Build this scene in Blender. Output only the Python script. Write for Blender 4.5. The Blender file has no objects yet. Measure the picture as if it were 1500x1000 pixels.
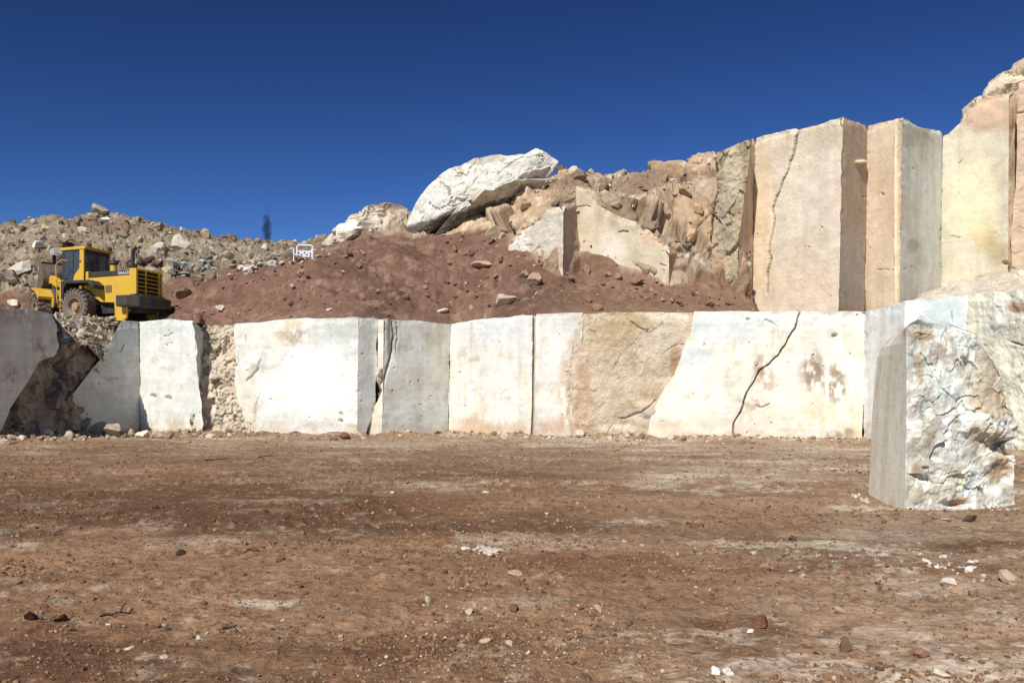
import bpy, math, random
import numpy as np
from mathutils import Matrix, Vector
random.seed(7)
rng = np.random.default_rng(11)
C = bpy.context.scene.collection

# ------------------------------------------------------------------ camera frame
F, HY, EYE = 1300.0, 585.0, 1.65          # focal length / horizon in photo pixels, eye height in metres


def W(x, y, d):
    x, y, d = np.broadcast_arrays(np.asarray(x, float), np.asarray(y, float), np.asarray(d, float))
    return np.stack([(x - 750) / F * d, d, EYE + (HY - y) / F * d], -1)


def PX(P):
    d = np.maximum(P[..., 1], 0.5)
    return 750 + P[..., 0] / d * F, HY - (P[..., 2] - EYE) / d * F


def lin(r, g, b):
    f = lambda v: (v / 255 / 12.92) if v / 255 <= .04045 else ((v / 255 + .055) / 1.055) ** 2.4
    return np.array([f(r), f(g), f(b)])


def ip(x, pts):
    a = np.array(pts, float)
    return np.interp(x, a[:, 0], a[:, 1])


def ss(a, b, x):
    t = np.clip((x - a) / (b - a), 0, 1)
    return t * t * (3 - 2 * t)


# ------------------------------------------------------------------ noise
def _h(i, j, k, seed):
    n = (i.astype(np.int64) * 374761393 + j.astype(np.int64) * 668265263 + k.astype(np.int64) * 2147483647 + seed * 1274126177) & 0xFFFFFFFF
    n = ((n ^ (n >> 13)) * 1274126177) & 0xFFFFFFFF
    n = ((n ^ (n >> 16)) * 2246822519) & 0xFFFFFFFF
    n = n ^ (n >> 15)
    return (n & 0xFFFFFF) / float(0xFFFFFF)


def vn(p, seed=0):
    p = np.asarray(p, float)
    i = np.floor(p).astype(np.int64)
    f = p - i
    f = f * f * f * (f * (f * 6 - 15) + 10)
    r = 0
    for a in (0, 1):
        wa = f[..., 0] if a else 1 - f[..., 0]
        for b in (0, 1):
            wb = f[..., 1] if b else 1 - f[..., 1]
            for c in (0, 1):
                wc = f[..., 2] if c else 1 - f[..., 2]
                r = r + wa * wb * wc * _h(i[..., 0] + a, i[..., 1] + b, i[..., 2] + c, seed)
    return r * 2 - 1


def fbm(p, o=4, seed=0, g=.5):
    p = np.asarray(p, float)
    s, a, t = 0, 1, 0
    for k in range(o):
        s = s + a * vn(p * 2.03 ** k + 17.3 * k, seed + k)
        t += a
        a *= g
    return s / t


def ridged(p, o=4, seed=0, g=.55):
    s, a, t = 0, 1, 0
    for k in range(o):
        s = s + a * (1 - 2 * np.abs(vn(np.asarray(p) * 2.07 ** k + 9.1 * k, seed + k)))
        t += a
        a *= g
    return s / t


def worley(p, seed=0):
    """F1, F2, a random number for the nearest cell, and a tilted-plane value inside it (gives angular facets)"""
    p = np.asarray(p, float)
    sh = p.shape[:-1]
    p = p.reshape(-1, 3)
    i = np.floor(p).astype(np.int64)
    f1 = np.full(len(p), 9.); f2 = np.full(len(p), 9.); cid = np.zeros(len(p)); tl = np.zeros(len(p))
    for a in (-1, 0, 1):
        for b in (-1, 0, 1):
            for c in (-1, 0, 1):
                q = i + np.array([a, b, c])
                h = [_h(q[:, 0], q[:, 1], q[:, 2], seed + m) for m in range(3)]
                v = p - (q + np.stack(h, -1))
                d = np.sqrt((v * v).sum(-1))
                n = d < f1
                f2 = np.where(n, f1, np.minimum(f2, d))
                cid = np.where(n, h[0], cid)
                tl = np.where(n, v[:, 0] * (h[1] - .5) + v[:, 1] * (h[2] - .5) + v[:, 2] * (h[0] - .5), tl)
                f1 = np.where(n, d, f1)
    return f1.reshape(sh), f2.reshape(sh), cid.reshape(sh), tl.reshape(sh)


def mix(a, b, m):
    m = np.clip(np.asarray(m), 0, 1)[..., None]
    return a * (1 - m) + b * m


# ------------------------------------------------------------------ materials
def new_mat(name):
    m = bpy.data.materials.new(name)
    m.use_nodes = True
    nt = m.node_tree
    nt.nodes.clear()
    out = nt.nodes.new('ShaderNodeOutputMaterial')
    b = nt.nodes.new('ShaderNodeBsdfPrincipled')
    nt.links.new(b.outputs[0], out.inputs[0])
    return m, nt, b


def rock_mat(name, scale=6, var=.35, bump=.5, dist=.03, rough=.92, fine=40, spec=.25):
    """colour attribute (what the stone is) x fine procedural grain, with two octaves of bump"""
    m, nt, b = new_mat(name)
    N, L = nt.nodes.new, nt.links.new
    at = N('ShaderNodeAttribute'); at.attribute_name = 'col'
    tc = N('ShaderNodeTexCoord')
    n1 = N('ShaderNodeTexNoise'); n1.inputs['Scale'].default_value = scale; n1.inputs['Detail'].default_value = 8; n1.inputs['Roughness'].default_value = .65
    n2 = N('ShaderNodeTexNoise'); n2.inputs['Scale'].default_value = fine; n2.inputs['Detail'].default_value = 4
    vo = N('ShaderNodeTexVoronoi'); vo.inputs['Scale'].default_value = fine * .6; vo.feature = 'F1'
    for n in (n1, n2, vo):
        L(tc.outputs['Object'], n.inputs['Vector'])
    add = N('ShaderNodeMath'); add.operation = 'MULTIPLY_ADD'; L(n2.outputs['Fac'], add.inputs[0]); add.inputs[1].default_value = .6; L(n1.outputs['Fac'], add.inputs[2])
    mr = N('ShaderNodeMapRange'); L(add.outputs[0], mr.inputs['Value'])
    mr.inputs['From Min'].default_value = .45; mr.inputs['From Max'].default_value = 1.15
    mr.inputs['To Min'].default_value = 1 - var; mr.inputs['To Max'].default_value = 1 + var * .8
    mul = N('ShaderNodeVectorMath'); mul.operation = 'MULTIPLY'; L(at.outputs['Color'], mul.inputs[0]); L(mr.outputs[0], mul.inputs[1])
    L(mul.outputs[0], b.inputs['Base Color'])
    hb = N('ShaderNodeMath'); hb.operation = 'MULTIPLY_ADD'; L(vo.outputs['Distance'], hb.inputs[0]); hb.inputs[1].default_value = .25; L(add.outputs[0], hb.inputs[2])
    bp = N('ShaderNodeBump'); bp.inputs['Strength'].default_value = bump; bp.inputs['Distance'].default_value = dist
    L(hb.outputs[0], bp.inputs['Height']); L(bp.outputs[0], b.inputs['Normal'])
    b.inputs['Roughness'].default_value = rough
    b.inputs['Specular IOR Level'].default_value = spec
    return m


def paint_mat(name, rgb, dirt=(.16, .10, .06), amount=.35, rough=.45, metal=0., scale=3.):
    m, nt, b = new_mat(name)
    N, L = nt.nodes.new, nt.links.new
    tc = N('ShaderNodeTexCoord')
    n1 = N('ShaderNodeTexNoise'); n1.inputs['Scale'].default_value = scale; n1.inputs['Detail'].default_value = 9; n1.inputs['Roughness'].default_value = .7
    L(tc.outputs['Object'], n1.inputs['Vector'])
    mr = N('ShaderNodeMapRange'); L(n1.outputs['Fac'], mr.inputs['Value'])
    mr.inputs['From Min'].default_value = .42; mr.inputs['From Max'].default_value = .75; mr.inputs['To Max'].default_value = amount
    mx = N('ShaderNodeMix'); mx.data_type = 'RGBA'
    L(mr.outputs[0], mx.inputs['Factor']); mx.inputs['A'].default_value = (*rgb, 1); mx.inputs['B'].default_value = (*dirt, 1)
    L(mx.outputs['Result'], b.inputs['Base Color'])
    r2 = N('ShaderNodeMapRange'); L(n1.outputs['Fac'], r2.inputs['Value']); r2.inputs['To Min'].default_value = rough - .1; r2.inputs['To Max'].default_value = min(1, rough + .35)
    L(r2.outputs[0], b.inputs['Roughness'])
    bp = N('ShaderNodeBump'); bp.inputs['Strength'].default_value = .25; bp.inputs['Distance'].default_value = .01
    L(n1.outputs['Fac'], bp.inputs['Height']); L(bp.outputs[0], b.inputs['Normal'])
    b.inputs['Metallic'].default_value = metal
    return m


M_WALL = rock_mat('marble_face', 2.0, .24, .55, .03, fine=19)
M_ROUGH = rock_mat('rough_marble', 3.5, .34, .85, .06, fine=17)
M_UPPER = rock_mat('cream_marble', 1.6, .24, .5, .04, fine=14)
M_SOIL = rock_mat('hill_earth', 2.5, .34, .8, .08, fine=16)
M_GROUND = rock_mat('dirt_floor', 4.5, .5, .9, .04, fine=25)
M_PEBBLE = rock_mat('small_stone', 14, .28, .35, .008, fine=70)
M_STONE = rock_mat('loose_stone', 5, .3, .6, .03, fine=30)
M_BLOCK = rock_mat('split_marble', 4, .2, .28, .03, fine=24)

YEL = paint_mat('yellow_paint', (.70, .42, .02), (.36, .26, .13), .6, .42)
BLK = paint_mat('black_paint', (.022, .022, .024), (.12, .09, .065), .55, .5)
IRON = paint_mat('dark_cast_iron', (.035, .035, .036), (.14, .11, .08), .6, .6)
RUB = paint_mat('tyre_rubber', (.075, .062, .05), (.19, .125, .09), .9, .85, scale=5)
RUB2 = paint_mat('dusty_rubber', (.15, .13, .11), (.24, .18, .13), .8, .9, scale=4)
RIM = paint_mat('dusty_rim', (.38, .27, .16), (.30, .22, .15), .7, .7)
STEEL = paint_mat('dusty_steel', (.10, .078, .06), (.26, .19, .14), .95, .8, scale=4)
WHITE = paint_mat('white_paint', (.75, .76, .78), (.45, .38, .3), .4, .5, scale=9)
BLUEM = paint_mat('blue_paint', (.03, .05, .16), (.1, .1, .1), .3, .5, scale=9)
LETTER = paint_mat('white_lettering', (.75, .75, .75), (.5, .45, .4), .2, .5)
WOOD = paint_mat('grey_wood', (.05, .035, .025), (.1, .07, .05), .6, .9, scale=20)
RED = paint_mat('red_lens', (.4, .02, .01), (.2, .1, .05), .3, .3)
SEATM = paint_mat('seat_fabric', (.22, .23, .24), (.3, .26, .2), .4, .9)


def glass_mat():
    m, nt, b = new_mat('cab_glass')
    N, L = nt.nodes.new, nt.links.new
    tc = N('ShaderNodeTexCoord')
    n1 = N('ShaderNodeTexNoise'); n1.inputs['Scale'].default_value = 2.; L(tc.outputs['Object'], n1.inputs['Vector'])
    mr = N('ShaderNodeMapRange'); L(n1.outputs['Fac'], mr.inputs['Value']); mr.inputs['To Min'].default_value = .05; mr.inputs['To Max'].default_value = .25
    L(mr.outputs[0], b.inputs['Roughness'])
    b.inputs['Base Color'].default_value = (.30, .36, .40, 1)
    b.inputs['Transmission Weight'].default_value = .85
    b.inputs['IOR'].default_value = 1.3
    return m


GLASS = glass_mat()


# ------------------------------------------------------------------ mesh helpers
def link(o, parent=None):
    C.objects.link(o)
    if parent is not None:
        o.parent = parent
    return o


def mk(name, V, Fc, mat, col=None, smooth=True, parent=None, origin=None):
    V = np.array(V, float).reshape(-1, 3)
    Fc = np.asarray(Fc, np.int32)
    o0 = np.zeros(3) if origin is None else np.asarray(origin, float)
    V = V - o0
    me = bpy.data.meshes.new(name)
    me.vertices.add(len(V)); me.vertices.foreach_set('co', V.ravel())
    k = Fc.shape[1]
    me.loops.add(Fc.size); me.loops.foreach_set('vertex_index', Fc.ravel())
    me.polygons.add(len(Fc)); me.polygons.foreach_set('loop_start', np.arange(0, Fc.size, k, dtype=np.int32))
    me.update(calc_edges=True)
    me.polygons.foreach_set('use_smooth', np.full(len(Fc), bool(smooth)))
    if col is not None:
        col = np.clip(np.array(col, float).reshape(-1, 3), .004, .9)
        a = me.color_attributes.new('col', 'FLOAT_COLOR', 'POINT')
        a.data.foreach_set('color', np.concatenate([col, np.ones((len(col), 1))], 1).ravel())
    me.materials.append(mat)
    o = bpy.data.objects.new(name, me)
    o.location = o0
    return link(o, parent)


def grid_faces(nr, nc, off=0, flip=False):
    i = np.arange(nr - 1)[:, None] * nc + np.arange(nc - 1)[None]
    i = i.ravel() + off
    q = np.stack([i, i + 1, i + nc + 1, i + nc], 1)
    return q[:, ::-1] if flip else q


def tag(o, label=None, cat=None, group=None, kind=None):
    if label: o['label'] = label
    if cat: o['category'] = cat
    if group: o['group'] = group
    if kind: o['kind'] = kind
    return o


def empty(name, loc, rz=0):
    o = bpy.data.objects.new(name, None)
    o.location = loc
    o.rotation_euler = (0, 0, rz)
    o.empty_display_size = .3
    return link(o)


def ico(n):
    t = (1 + 5 ** .5) / 2
    V = [(-1, t, 0), (1, t, 0), (-1, -t, 0), (1, -t, 0), (0, -1, t), (0, 1, t), (0, -1, -t), (0, 1, -t), (t, 0, -1), (t, 0, 1), (-t, 0, -1), (-t, 0, 1)]
    T = [(0, 11, 5), (0, 5, 1), (0, 1, 7), (0, 7, 10), (0, 10, 11), (1, 5, 9), (5, 11, 4), (11, 10, 2), (10, 7, 6), (7, 1, 8), (3, 9, 4), (3, 4, 2), (3, 2, 6), (3, 6, 8), (3, 8, 9), (4, 9, 5), (2, 4, 11), (6, 2, 10), (8, 6, 7), (9, 8, 1)]
    V = [np.array(v) / np.linalg.norm(v) for v in V]
    for _ in range(n):
        mid, T2 = {}, []
        def m(a, b):
            k = (min(a, b), max(a, b))
            if k not in mid:
                v = V[a] + V[b]
                V.append(v / np.linalg.norm(v)); mid[k] = len(V) - 1
            return mid[k]
        for a, b, c in T:
            x, y, z = m(a, b), m(b, c), m(c, a)
            T2 += [(a, x, z), (b, y, x), (c, z, y), (x, y, z)]
        T = T2
    return np.array(V), np.array(T, np.int32)


ICO = {n: ico(n) for n in (0, 1, 2, 3, 5, 6)}


def rock_shape(n, seed, cuts=9, jag=.06, lo=.45):
    r = np.random.default_rng(seed)
    V, T = ICO[n]
    V = V.copy()
    for _ in range(cuts):
        d = r.normal(size=3); d /= np.linalg.norm(d)
        h = r.uniform(lo, .85)
        e = np.maximum(V @ d - h, 0)
        V = V - e[:, None] * d
    V = V * (1 + jag * fbm(V * 2.5 + seed * 3.1, 3, seed)[:, None])
    V = V * r.uniform(.65, 1.25, 3)
    return V / np.abs(V).max(), T


BANK0 = [rock_shape(0, 50 + k, 3, .25, .6) for k in range(16)]
BANK1 = [rock_shape(1, 100 + k, 7, .1) for k in range(14)]
BANK2 = [rock_shape(2, 200 + k, 9, .12) for k in range(14)]
BANK3 = [rock_shape(3, 300 + k, 11, .14) for k in range(12)]


def rand_rot(r, flat=1.0):
    a = r.uniform(0, 2 * math.pi)
    m = Matrix.Rotation(a, 3, 'Z') @ Matrix.Rotation(r.normal() * .5 * flat, 3, 'X') @ Matrix.Rotation(r.normal() * .5 * flat, 3, 'Y')
    return np.array(m)


def scatter(name, pts, sizes, cols, mat, bank, label, cat, sink=.3, squash=.7, seed=1):
    r = np.random.default_rng(seed)
    VV, TT, CC, off = [], [], [], 0
    for p, s, c in zip(pts, sizes, cols):
        V, T = bank[r.integers(len(bank))]
        Q = (V * np.array([1, 1, squash])) @ rand_rot(r).T * s
        Q = Q + p + np.array([0, 0, s * squash * (.5 - sink)])
        VV.append(Q); TT.append(T + off); off += len(Q)
        CC.append(np.broadcast_to(c, Q.shape))
    if np.median(sizes) < .06: mat = M_PEBBLE
    o = mk(name, np.concatenate(VV), np.concatenate(TT), mat, np.concatenate(CC), smooth=False)
    return tag(o, label, cat, kind='stuff')


def stone(name, p, s, col, label, group=None, cat='rock', seed=0, bank=None, squash=.75, sink=.3, mat=None, stretch=(1, 1, 1)):
    r = np.random.default_rng(seed + 5000)
    bank = bank or BANK3
    V, T = bank[seed % len(bank)]
    Q = (V * np.array([1, 1, squash]) * np.array(stretch)) @ rand_rot(r, .6).T * s
    Q = Q + np.asarray(p) + np.array([0, 0, -Q[:, 2].min() * (1 - 2 * sink)])
    cc = np.asarray(col)[None] * (1 + .25 * fbm(Q * (2.0 / s), 3, seed))[:, None]
    o = mk(name, Q, T, mat or (M_PEBBLE if s < .12 else M_STONE), cc, smooth=False, origin=p)
    return tag(o, label, cat, group)


# ------------------------------------------------------------------ lettering of the palette
WHT = lin(233, 233, 223); WHT2 = lin(216, 220, 213); GREY = lin(190, 194, 188); DGREY = lin(170, 172, 165)
CREAM = lin(224, 209, 186); PEACH = lin(204, 174, 138); TAN = lin(182, 156, 122); BROWN = lin(150, 122, 92)
SOIL = lin(126, 96, 79); SOILD = lin(102, 77, 62); SOILL = lin(148, 117, 97)
DIRT = lin(144, 110, 80); DIRT_DIM = lin(104, 75, 52); DUST = lin(184, 160, 132); HILL = lin(146, 131, 108)


# ------------------------------------------------------------------ sawn faces
def seg_dist(x, y, pts, frac=False):
    d = np.full(x.shape, 1e9); q = np.zeros(x.shape); acc = 0.
    tot = sum(math.hypot(b[0] - a[0], b[1] - a[1]) for a, b in zip(pts[:-1], pts[1:]))
    for (x0, y0), (x1, y1) in zip(pts[:-1], pts[1:]):
        vx, vy = x1 - x0, y1 - y0
        t = np.clip(((x - x0) * vx + (y - y0) * vy) / (vx * vx + vy * vy), 0, 1)
        e = np.hypot(x - x0 - t * vx, y - y0 - t * vy)
        q = np.where(e < d, (acc + t * math.hypot(vx, vy)) / tot, q)
        d = np.minimum(d, e); acc += math.hypot(vx, vy)
    return (d, q) if frac else d


def plan_pts(poly):
    return np.array([[(x - 750) / F * d, d] for x, d in poly])


def panel(name, label, poly, ytop, zb, xl=None, xr=None, base=WHT, blobs=(), cracks=(), pits=0, rough=.02, rscale=1.2, fac=0., streak=.06,
          dirt=.5, dirtcol=None, tint=None, lean=0., T=1.5, mat=None, step=1.25, seed=1, ybref=640, cat='rock face', group=None, parent=None, bulges=(), edge=.04, topvar=2.0):
    """a cut rock face: plan polyline (photo column, distance) gives its line on the ground, ytop the height of its upper edge"""
    xs = [p[0] for p in poly]
    pl = plan_pts(poly)
    L = np.concatenate([[0], np.cumsum(np.hypot(*np.diff(pl, axis=0).T))])
    x0, x1 = xs[0], xs[-1]
    yt0 = min([y for x_, y in ytop if -300 < x_ < 1800])
    nc = max(6, int((max(x1, x0) - min(x0, x1)) / step))
    nr = max(10, int((ybref - yt0) / step))
    t = np.linspace(0, 1, nr)[:, None]
    a = ip(t, xl) if xl else np.full_like(t, x0)
    b = ip(t, xr) if xr else np.full_like(t, x1)
    if xl and len(xl) > 3: a = a + 2.6 * fbm(np.stack([t * 9, t * 0 + seed, t * 0], -1), 4, seed + 80)
    if xr and len(xr) > 3: b = b + 2.6 * fbm(np.stack([t * 9, t * 0 + seed, t * 0], -1), 4, seed + 81)
    px = a + (b - a) * np.linspace(0, 1, nc)[None]
    # ray of each column with the plan polyline
    X = np.zeros_like(px); Y = np.zeros_like(px); S = np.zeros_like(px); done = np.zeros(px.shape, bool)
    m = (px - 750) / F
    for k in range(len(poly) - 1):
        A, B = pl[k], pl[k + 1]
        lo = -1e9 if k == 0 else poly[k][0]
        hi = 1e9 if k == len(poly) - 2 else poly[k + 1][0]
        use = (px >= lo) & (px <= hi) & ~done
        dx, dy = B - A
        q = (m * A[1] - A[0]) / (dx - m * dy)
        X = np.where(use, A[0] + q * dx, X); Y = np.where(use, A[1] + q * dy, Y)
        S = np.where(use, L[k] + q * (L[k + 1] - L[k]), S); done |= use
    zt = EYE + (HY - ip(px, ytop)) / F * Y
    jag = fbm(np.stack([S * 1.1, S * 0 + seed, S * 0], -1), 4, seed) * topvar / F * Y
    z = zb + (zt + jag - zb) * t
    # outward normal, smoothed along the line
    nseg = np.stack([np.diff(pl[:, 1]), -np.diff(pl[:, 0])], 1)
    nseg /= np.linalg.norm(nseg, axis=1)[:, None]
    mids = (L[:-1] + L[1:]) / 2
    nx = np.interp(S, mids, nseg[:, 0]); ny = np.interp(S, mids, nseg[:, 1])
    ln = np.hypot(nx, ny); nx, ny = nx / ln, ny / ln
    P = np.stack([X, Y, z], -1)
    qx, qy = PX(P)
    sp = np.stack([S, z, np.full_like(S, seed * 3.7)], -1)
    disp = rough * fbm(sp * rscale, 5, seed) + .25 * rough * fbm(sp * rscale * 6, 3, seed + 9)
    if fac > 0:
        f1, f2, cid, tl = worley(sp * rscale * np.array([1, .8, 1]) + .35 * fbm(sp * 2, 3, seed + 2)[..., None], seed + 3)
        disp = disp + fac * (cid - .5 + 1.2 * tl)
        f1, f2, cid2, tl = worley(sp * rscale * 3.1 + .2 * fbm(sp * 5, 2, seed + 2)[..., None], seed + 5)
        disp = disp + .4 * fac * (cid2 - .5 + 1.2 * tl)
    disp = disp + lean * (1 - t)
    col = np.broadcast_to(base, P.shape).copy()
    if tint is not None:
        col = mix(col, tint, .55 * ss(-.15, .5, fbm(sp * .55, 4, seed + 20)))
    st = fbm(np.stack([S * 2.6, z * .18, S * 0 + seed], -1), 4, seed + 30)
    col = col * (1 + streak * 2.2 * st - streak * .4)[..., None]
    big = fbm(sp * .45, 3, seed + 40)
    mot = fbm(sp * 1.7, 5, seed + 41); fin = fbm(sp * 7, 3, seed + 42)
    mo = 1. if mat is not M_UPPER else .55
    col = mix(col, col * np.array([.86, .82, .74]), mo * .6 * ss(.02, .4, mot + .25 * fin))
    col = mix(col, col * np.array([.74, .68, .58]), mo * .5 * ss(.26, .5, fbm(sp * np.array([1.1, 2.3, 1]) + 7, 5, seed + 43) + .2 * fin))
    col = col * (1 + .10 * big)[..., None]
    wob = fbm(sp * 1.3, 4, seed + 50); wob2 = fbm(sp * 4.5, 3, seed + 51)
    dr = fbm(np.stack([S * 3.2, z * .12, S * 0 + seed + 5], -1), 4, seed + 45) + .25 * wob2
    col = mix(col, col * np.array([.80, .81, .79]), .8 * ss(.05, .45, dr) * ss(2.6, .2, zt - z + 2.2 * fbm(np.stack([S * 2.2, S * 0, S * 0], -1), 3, seed + 46)))
    wob9 = fbm(sp * np.array([5., 3.2, 5.]), 4, seed + 52)
    for bl in blobs:
        cx, cy, rx, ry, c, s = bl[:6]
        hard = bl[6] if len(bl) > 6 else .5
        dd = np.hypot((qx - cx) / rx, (qy - cy) / ry) + .42 * wob + .22 * wob2
        mk_ = s * (1 - ss(1 - hard * .5, 1 + hard * .5, dd))
        if len(bl) > 7: mk_ = mk_ * ss(-.28, .12, wob9)
        col = mix(col, c * (1 + .12 * wob2)[..., None], mk_)
    for bl in bulges:
        cx, cy, rx, ry, h = bl
        dd = np.hypot((qx - cx) / rx, (qy - cy) / ry) + .25 * wob
        disp = disp + h * (1 - ss(.35, 1.1, dd))
    for pts, w, dep in cracks:
        dd, fq = seg_dist(qx + 4.5 * fbm(sp * 1.6, 5, seed + 60), qy + 3.5 * fbm(sp * 2.2, 4, seed + 61), pts, True)
        w = w * (.75 * (.12 + .88 * np.sin(math.pi * fq) ** .7) if dep < .3 else .85)
        dep = dep * .6 if dep < .3 else dep
        g = np.exp(-(dd / (w * (1 + .45 * wob))) ** 2)
        disp = disp - dep * g
        col = mix(col, BROWN * .6, (.6 if dep >= .3 else .35) * g)
        if dep >= .3 and mat is not M_UPPER: col = mix(col, TAN, .3 * np.exp(-(dd / (w * 3.5)) ** 2) * ss(-.1, .3, wob2))
    if pits:
        r = np.random.default_rng(seed + 77)
        for _ in range(pits):
            u, v = r.uniform(a.min(), b.max()), r.uniform(qy.min(), qy.max())
            w, h = r.uniform(.6, 2.0) * r.uniform(.5, 1), r.uniform(.4, 1.0)
            ang = r.uniform(-.8, .3)
            du, dv = qx - u, qy - v
            uu, vv = du * math.cos(ang) - dv * math.sin(ang), du * math.sin(ang) + dv * math.cos(ang)
            g = np.exp(-((uu / w) ** 2 + (vv / h) ** 2) ** 1.5)
            disp = disp - .10 * g
            col = mix(col, BROWN * .8, .65 * g)
    dc = TAN if dirtcol is None else dirtcol
    col = mix(col, dc, dirt * (1 - ss(.0, .85, z - zb - .25 + .9 * wob + .35 * wob2)))
    ed = np.minimum(px - a, b - px)
    disp = disp - .11 * ss(6, 0, ed) * np.maximum(0, fbm(sp * np.array([1, 2.4, 1]), 4, seed + 90) - .08)
    col = col * (1 + .07 * fbm(np.stack([S * .35, z * 9, S * 0 + seed], -1), 3, seed + 91))[..., None]
    rim = 1 - ss(0, .35, (zt - z) + .35 * wob)
    disp = disp - edge * rim * (1 + wob2)
    if mat is M_UPPER: col = mix(col, col.mean(-1, keepdims=True) * np.array([1.08, 1.0, .88]), np.full(col.shape[:-1], .16)) * 1.03
    P = P + np.stack([nx, ny, 0 * nx], -1) * disp[..., None]
    # closed rim running back into the hill
    hy = np.hypot(X, Y)
    bk = np.stack([X / hy, Y / hy, 0 * nx], -1) * T
    top = np.concatenate([P, (P[-1] + bk[-1])[None]], 0)
    colt = np.concatenate([col, col[-1:] * .9], 0)
    nr2 = nr + 1
    lf = (top[:, 0] + np.concatenate([bk, bk[-1:] * 0])[:, 0])[:, None]
    rt = (top[:, -1] + np.concatenate([bk, bk[-1:] * 0])[:, -1])[:, None]
    G = np.concatenate([lf, top, rt], 1)
    GC = np.concatenate([colt[:, :1], colt, colt[:, -1:]], 1)
    o = mk(name, G, grid_faces(nr2, nc + 2), mat or M_WALL, GC, smooth=True, parent=None,
           origin=(P[0, nc // 2, 0], P[0, nc // 2, 1], zb))
    me = o.data
    try:
        me.set_sharp_from_angle(angle=math.radians(70))
    except Exception:
        pass
    if parent is not None:
        o.parent = parent
        o.location = o.location - parent.location
        if label: o['label'] = label
    else:
        tag(o, label, cat, group, 'thing')
    return o


def T_(y, yt, yb=640.):            # photo row -> share of the face height
    return (yb - y) / (yb - yt)


GL = 'sawn faces of the lower bench'
GU = 'tall faces of the upper bench'
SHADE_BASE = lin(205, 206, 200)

# --- lower bench, left to right
e1 = [(0, -25), (T_(637, 452), -22), (T_(615, 452), 2), (T_(587, 452), 15), (T_(550, 452), 42), (T_(520, 452), 58), (T_(511, 452), 80), (T_(497, 452), 86), (1, 80)]
panel('quarry_wall', 'grey sawn face in shade, its edge torn off above the dark broken hollow', [(-1100, 17.2), (-500, 23.5), (-110, 31.0), (0, 33.7), (80, 36.3), (100, 37)],
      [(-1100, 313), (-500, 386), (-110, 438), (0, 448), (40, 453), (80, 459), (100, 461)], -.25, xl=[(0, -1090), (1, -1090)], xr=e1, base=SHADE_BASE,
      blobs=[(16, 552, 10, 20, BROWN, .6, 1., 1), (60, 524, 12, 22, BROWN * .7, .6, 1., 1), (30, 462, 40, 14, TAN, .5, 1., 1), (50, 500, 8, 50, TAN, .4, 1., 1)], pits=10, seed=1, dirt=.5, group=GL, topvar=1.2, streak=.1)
e2 = [(0, 46), (T_(638, 470), 50), (T_(623, 470), 57), (T_(587, 470), 93), (T_(564, 470), 113), (T_(533, 470), 140), (T_(514, 470), 157), (T_(486, 470), 168), (1, 180)]
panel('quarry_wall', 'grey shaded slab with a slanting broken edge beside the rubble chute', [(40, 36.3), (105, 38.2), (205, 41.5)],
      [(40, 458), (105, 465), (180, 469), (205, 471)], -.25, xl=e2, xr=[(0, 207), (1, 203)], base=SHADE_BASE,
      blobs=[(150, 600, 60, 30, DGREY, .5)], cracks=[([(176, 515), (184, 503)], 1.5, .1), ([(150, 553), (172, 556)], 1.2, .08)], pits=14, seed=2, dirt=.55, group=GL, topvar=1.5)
panel('broken_rock', 'dark rough broken rock in the hollow between two grey shaded faces', [(-60, 32.6), (0, 34.5), (80, 37.1), (190, 41.9)],
      [(-60, 470), (80, 500), (110, 505), (128, 503), (145, 524), (190, 560)], -.25, base=lin(150, 140, 128), tint=lin(98, 90, 82), rough=.2, fac=.3, rscale=1.0, mat=M_ROUGH,
      blobs=[(78, 527, 9, 8, lin(105, 84, 66), .7), (128, 530, 8, 7, lin(140, 130, 118), .7), (60, 610, 12, 22, lin(120, 112, 108), .5)], seed=3, dirt=.2, cat='rock face')  # base and tint darker than the faces on either side
e4 = [(0, 292), (T_(612, 470), 298), (T_(584, 470), 294), (T_(556, 470), 291), (T_(514, 470), 288), (1, 283)]
p4 = panel('quarry_wall', 'bright white narrow block standing between a grey face and a dirt filled gap', [(205, 41.5), (290, 40.0), (300, 39.85)],
           [(205, 471), (245, 468), (283, 469), (300, 474)], -.25, xl=[(0, 207), (1, 203)], xr=e4, base=WHT,
           blobs=[(245, 480, 30, 8, GREY, .45), (252, 617, 12, 14, PEACH, .5), (270, 605, 30, 22, WHT2, .5)], cracks=[([(238, 494), (254, 488)], 1.3, .12), ([(246, 503), (254, 502)], 1.2, .08)],
           bulges=[(224, 580, 5, 4, -.22), (246, 583, 5, 4, -.22)], pits=9, seed=4, dirt=.5, group=GL)
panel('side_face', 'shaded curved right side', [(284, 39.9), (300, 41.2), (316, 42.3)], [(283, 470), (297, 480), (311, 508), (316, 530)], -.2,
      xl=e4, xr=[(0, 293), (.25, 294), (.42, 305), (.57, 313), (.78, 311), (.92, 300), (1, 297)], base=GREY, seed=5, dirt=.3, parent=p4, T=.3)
panel('rubble_gap', 'tan dirt and broken stone filling the gap between two white faces', [(286, 41.2), (392, 41.7)],
      [(288, 477), (310, 477), (350, 475), (392, 474)], -.25, base=lin(206, 192, 168), tint=lin(168, 146, 118), rough=.16, fac=.26, rscale=2.2, lean=1.1, mat=M_ROUGH, seed=6, dirt=.3, cat='rock face',
      blobs=[(330, 595, 26, 30, lin(214, 203, 184), .6, 1.)], T=.8)
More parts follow.
